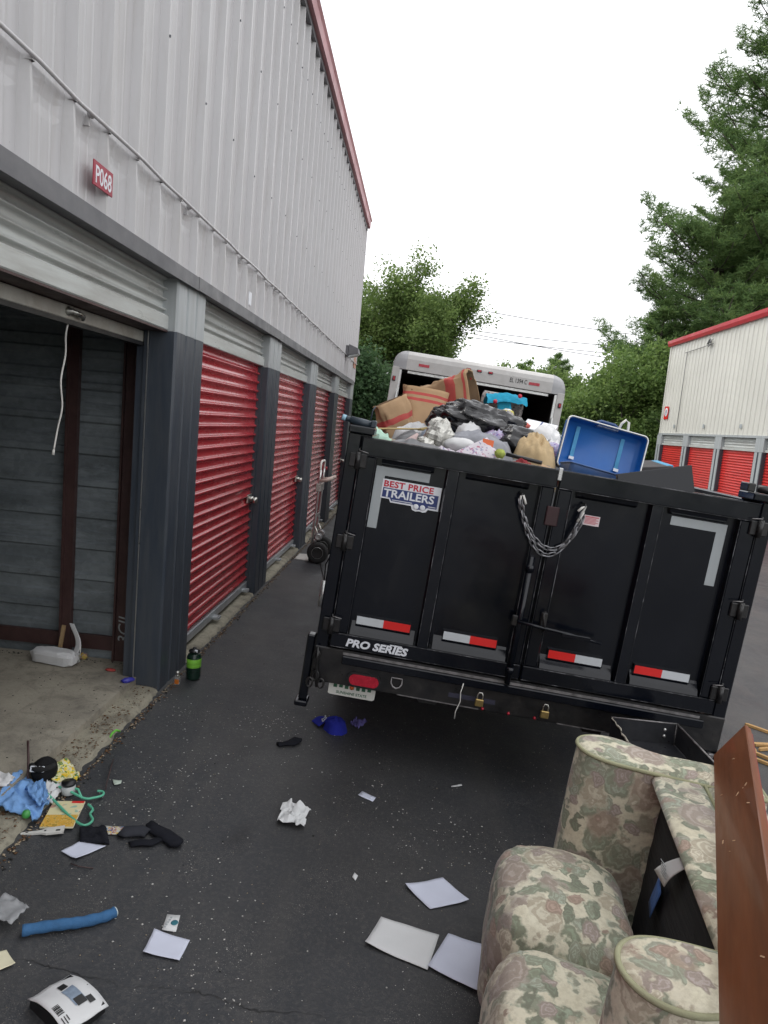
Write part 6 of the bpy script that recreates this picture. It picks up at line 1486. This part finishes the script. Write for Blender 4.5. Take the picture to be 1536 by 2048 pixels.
def broadleaf(name, label, loc, H, trunkh, r0, seed, leafm, nleaf, lsize, spread=1., clump=.5, depth=3, group='trees behind the lane', n0=5, rw=None):
    rn = random.Random(seed); t = thing(name, label, 'tree', loc, (0, 0, 0), group); b = B(); tips = []
    base = [Vector((0, 0, -.3)), Vector((.05, 0, trunkh*.5)), Vector((rn.uniform(-.2, .2), rn.uniform(-.2, .2), trunkh))]
    b.tube(base, [r0*1.25, r0, r0*.85], 10)
    for k in range(n0):
        a = 2*math.pi*k/n0+rn.uniform(-.3, .3); tilt = rn.uniform(.45, 1.0)*spread
        limb(b, base[-1]-Vector((0, 0, rn.uniform(0, trunkh*.25))), Vector((math.cos(a)*tilt, math.sin(a)*tilt, 1)), (H-trunkh)*rn.uniform(.42, .55), r0*.5, depth-1, tips, rn)
    limb(b, base[-1], Vector((0, 0, 1)), (H-trunkh)*.55, r0*.6, depth-1, tips, rn)
    top = max(p.z for p in tips); sc = H*.97/top
    b.v = [(x*(1 if z < trunkh else 1), y, z if z < trunkh else trunkh+(z-trunkh)*(H*.97-trunkh)/(top-trunkh)) for x, y, z in b.v]
    tips = [Vector((p.x, p.y, trunkh+(p.z-trunkh)*(H*.97-trunkh)/(top-trunkh))) for p in tips]
    if rw:
        r9 = sorted(math.hypot(p.x, p.y) for p in tips)[int(.93*len(tips))]; kx = rw/r9
        b.v = [(x*(1+(kx-1)*min(1, max(0, z-trunkh*.6)/1.5)), y*(1+(kx-1)*min(1, max(0, z-trunkh*.6)/1.5)), z) for x, y, z in b.v]
        tips = [Vector((p.x*kx, p.y*kx, p.z)) for p in tips]
    b.obj('trunk', BARK, t)
    r_ = np.random.RandomState(seed); T = np.array([tuple(p) for p in tips]); idx = r_.randint(0, len(T), nleaf)
    P = T[idx]+r_.normal(size=(nleaf, 3))*np.array([clump, clump, clump*.62])
    V, F = leaves(P, lsize, seed, .62, .25); fast('crown', V, F, leafm, t); return t
def pine(name, label, loc, H, R0, seed, leafm, first=.12, nw=24, tuft=.34, dens=1., group='pines behind the lane', pw=.72, nb=(4, 6)):
    rn = random.Random(seed); t = thing(name, label, 'tree', loc, (0, 0, 0), group); b = B()
    b.tube([(0, 0, -.3), (.05, .03, H*.3), (-.04, .05, H*.65), (.03, 0, H)], [H*.017+.06, H*.013+.04, H*.008, .02], 9)
    C_ = []
    for i in range(nw):
        f = i/(nw-1); z = H*(first+(.985-first)*f); Lb = R0*((1-f)**pw)*(1 if f > .12 else .75+2*f)+.25
        for k in range(rn.randint(*nb)):
            a = rn.uniform(0, 6.283); Lk = Lb*rn.uniform(.62, 1.12); upk = rn.uniform(-.05, .28)+.35*f
            pts = []; sd_ = rn.uniform(-.25, .25)
            for q in range(6):
                u = q/5; pts.append(Vector((math.cos(a+sd_*u)*Lk*u, math.sin(a+sd_*u)*Lk*u, z+Lk*(upk*u*u*.9+.08*u-.10*u*(1-u)))))
            b.tube(pts, [.012+.011*Lk*(1-q/6) for q in range(6)], 5)
            nt_ = int((6+Lk*15)*dens)
            for q in range(nt_):
                u = .22+.78*rn.random()**.75; w = (1-u*.55)*Lk*.34+.08; p = pts[0].lerp(pts[-1], u); ii = min(4, int(u*5)); p = pts[ii].lerp(pts[ii+1], u*5-ii)
                side = rn.uniform(-1, 1)*w*1.25; p = p+Vector((-math.sin(a)*side, math.cos(a)*side, rn.uniform(-.06, .14)*Lk*.5+.04))
                C_.append(tuple(p))
    b.obj('trunk', BARK, t)
    r_ = np.random.RandomState(seed); C_ = np.array(C_); n = len(C_); k = 13
    D = r_.normal(size=(n, k, 3)); D[..., 2] = D[..., 2]*.7+.35; D /= np.linalg.norm(D, axis=2)[..., None]
    L = tuft*(.6+.7*r_.rand(n, k))[..., None]; S = np.cross(D, r_.normal(size=(n, k, 3))); S /= np.linalg.norm(S, axis=2)[..., None]
    c = C_[:, None, :]; w = tuft*.075
    V = np.stack([c+S*w*.6-D*L*.15, c-S*w*.6-D*L*.15, c+D*L-S*w*.5, c+D*L+S*w*.5], 2).reshape(-1, 3)
    fast('crown', V, np.arange(len(V)).reshape(-1, 4), leafm, t); return t
broadleaf('broadleaf_tree', 'tall spreading broadleaf tree rising beyond the white building corner', (-.4, 41, -.34), 11.6, 3.2, .26, 7, LM1, 80000, .16, 1.2, .36, 4, 'trees behind the lane', 8, 4.1)
broadleaf('broadleaf_tree', 'dense dark shrubby tree low behind the white building corner', (-3.5, 34, -.34), 5.6, 1.0, .16, 12, LM4, 30000, .19, 1.1, .45, 3)
broadleaf('broadleaf_tree', 'dark bushy tree below the tall tree left of the truck', (-1.2, 37, -.34), 4.9, .9, .14, 15, LM4, 26000, .19, 1.1, .45, 3)
broadleaf('broadleaf_tree', 'round dark shrub hidden behind the open truck', (2.2, 38, -.34), 4.3, .8, .14, 18, LM4, 16000, .2, 1.1, .45, 3)
pine('pine_tree', 'very tall dark pine towering behind the cream building', (17.6, 38, -.34), 27.5, 8.8, 3, LM2, .06, 22, .26, 1.9, 'pines behind the lane', .46, (7, 8))
pine('pine_tree', 'second dark pine filling the gap behind the cream building roof', (13.4, 35.5, -.34), 14.0, 5.6, 21, LM2, .06, 18, .22, 2.0, 'pines behind the lane', .6, (6, 8))
pine('pine_tree', 'dark pine between the tallest pine and the cream building', (16.2, 35.0, -.34), 17.5, 5.8, 29, LM2, .06, 20, .24, 1.8, 'pines behind the lane', .6, (6, 8))
pine('pine_tree', 'mid-green pine left of the dark pines', (10.9, 34.5, -.34), 8.8, 3.4, 23, LM2, .05, 14, .25, 1.5)
pine('pine_tree', 'lower green pine beside the cream building end', (12.0, 31.5, -.34), 5.9, 2.8, 25, LM2, .05, 12, .22, 1.5)
pine('pine_tree', 'broad dark pine behind the tallest pine', (20.5, 42, -.34), 21.0, 6.5, 27, LM2, .1, 18, .30, 1.6)
broadleaf('broadleaf_tree', 'bright yellow-green tree in front of the pines', (9.9, 33.5, -.34), 7.0, 1.4, .14, 31, LM3, 24000, .16, .8, .36, 3)
broadleaf('broadleaf_tree', 'fresh green bushy tree right of the truck roof', (8.3, 35, -.34), 5.0, .8, .13, 33, LM3, 24000, .16, .9, .36, 3, rw=2.0)
broadleaf('broadleaf_tree', 'fresh green shrub above the blue suitcase', (9.8, 31.5, -.34), 3.9, .5, .10, 35, LM3, 18000, .15, 1.0, .34, 3)
pine('pine_tree', 'far pine seen just above the truck roof right corner', (15.2, 84, -.34), 11.6, 4.6, 41, LM2, .2, 11, .5, .8, 'far treeline')
pine('pine_tree', 'far slender pine between truck roof and far bushes', (12.4, 88, -.34), 10.9, 4.2, 43, LM2, .2, 11, .5, .8, 'far treeline')
for k, (x, y, h, lab) in enumerate(((8.6, 92, 11.2, 'far round tree just right of the tall broadleaf crown'), (19.0, 80, 9.0, 'far round tree half behind the fresh green trees'), (11.0, 78, 9.9, 'far round tree directly above the truck roof'), (14.5, 76, 9.6, 'far round tree above the right corner of the truck'), (17.0, 72, 9.0, 'far round tree touching the fresh green trees'), (4.5, 95, 9.4, 'far tree behind the tall broadleaf crown'), (-8, 60, 8.5, 'far tree behind the white building'))):
    broadleaf('broadleaf_tree', lab, (x, y, -.34), h, 2.0, .22, 50+k, LM1, 12000, .34, 1., .6, 3, 'far treeline')
# far house
MT['siding'] = mat('white_siding', (.62, .60, .56), .6, var=.05)
hs = thing('house', 'small white clapboard house with a dark gable roof beyond the lane', 'house', (10.9, 60, -.34))
b = B(); b.prism([(-3.2, 0), (3.2, 0), (3.2, 3.3), (0.1, 5.75), (-3.2, 3.3)], 0, 7, 'y'); b.obj('wall', MT['siding'], hs)
b = B()
for q in range(22): w_ = 3.2 if q*.25 < 3.2 else max(.1, 3.2-(q*.25-3.2)*1.3); b.box(-w_, w_, -.03, -.001, q*.25, q*.25+.03)
b.obj('siding_laps', MT['fascia'], hs)
for sg in (-1, 1):
    b = B(); b.add([(sg*3.5, -.3, 3.1), (0, -.3, 5.95), (0, 7.3, 5.95), (sg*3.5, 7.3, 3.1), (sg*3.5, -.3, 3.28), (0, -.3, 6.12), (0, 7.3, 6.12), (sg*3.5, 7.3, 3.28)], [(0, 1, 2, 3), (4, 5, 6, 7), (0, 1, 5, 4), (3, 2, 6, 7), (0, 3, 7, 4)]); b.obj('roof', mat('slate_shingle', (.10, .11, .13), .8), hs)
    b = B(); b.add([(sg*3.5, -.34, 3.0), (0, -.34, 5.85), (0, -.34, 6.1), (sg*3.5, -.34, 3.28), (sg*3.5, -.301, 3.0), (0, -.301, 5.85), (0, -.301, 6.1), (sg*3.5, -.301, 3.28)], [(0, 1, 2, 3), (4, 5, 6, 7), (0, 1, 5, 4), (3, 2, 6, 7)]); b.obj('barge_board', MT['siding'], hs)
b = B(); b.box(-3.1, 3.1, -.06, -.031, 3.25, 3.36); b.obj('gable_band', MT['fascia'], hs)
for x_ in (-1.6, 1.4):
    w = B().bbox(x_-.5, x_+.5, -.08, -.032, 1.2, 2.6, .02).obj('window', MT['vinyl_white'], hs); B().box(x_-.4, x_+.4, -.095, -.081, 1.3, 2.5).obj('pane', mat('dark_pane', (.04, .05, .06), .1), w)
# power lines with their poles
pole_m = mat('weathered_pole', (.10, .085, .07), .9)
for (x, y, lab) in ((-22, 66, 'weathered utility pole behind the white building'), (24, 70, 'weathered utility pole behind the pines')):
    p = thing('utility_pole', lab, 'pole', (x, y, -.34)); B().tube([(0, 0, -.5), (0, 0, 14.8)], [.16, .11], 10).obj('pole', pole_m, p); B().box(-.06, .06, -1.1, 1.1, 13.4, 13.55).obj('crossarm', pole_m, p)
for k, (z0, z1, dy, s_) in enumerate(((13.2, 11.0, -.9, 1.9), (12.9, 10.5, .9, 1.9), (15.2, 9.6, 0, 2.4), (17.0, 12.2, .4, 2.2))):
    pts = []
    for q in range(25): u = q/24; pts.append((-22+46*u, 66+4*u+dy, (z0-.0)*(1-u)+z1*u-s_*4*u*(1-u)*.5))
    o = B().tube(pts, .034, 5).obj('power_line', MT['rubber']); tag(o, 'thin black overhead power line crossing the sky behind the truck', 'cable', 'overhead power lines')
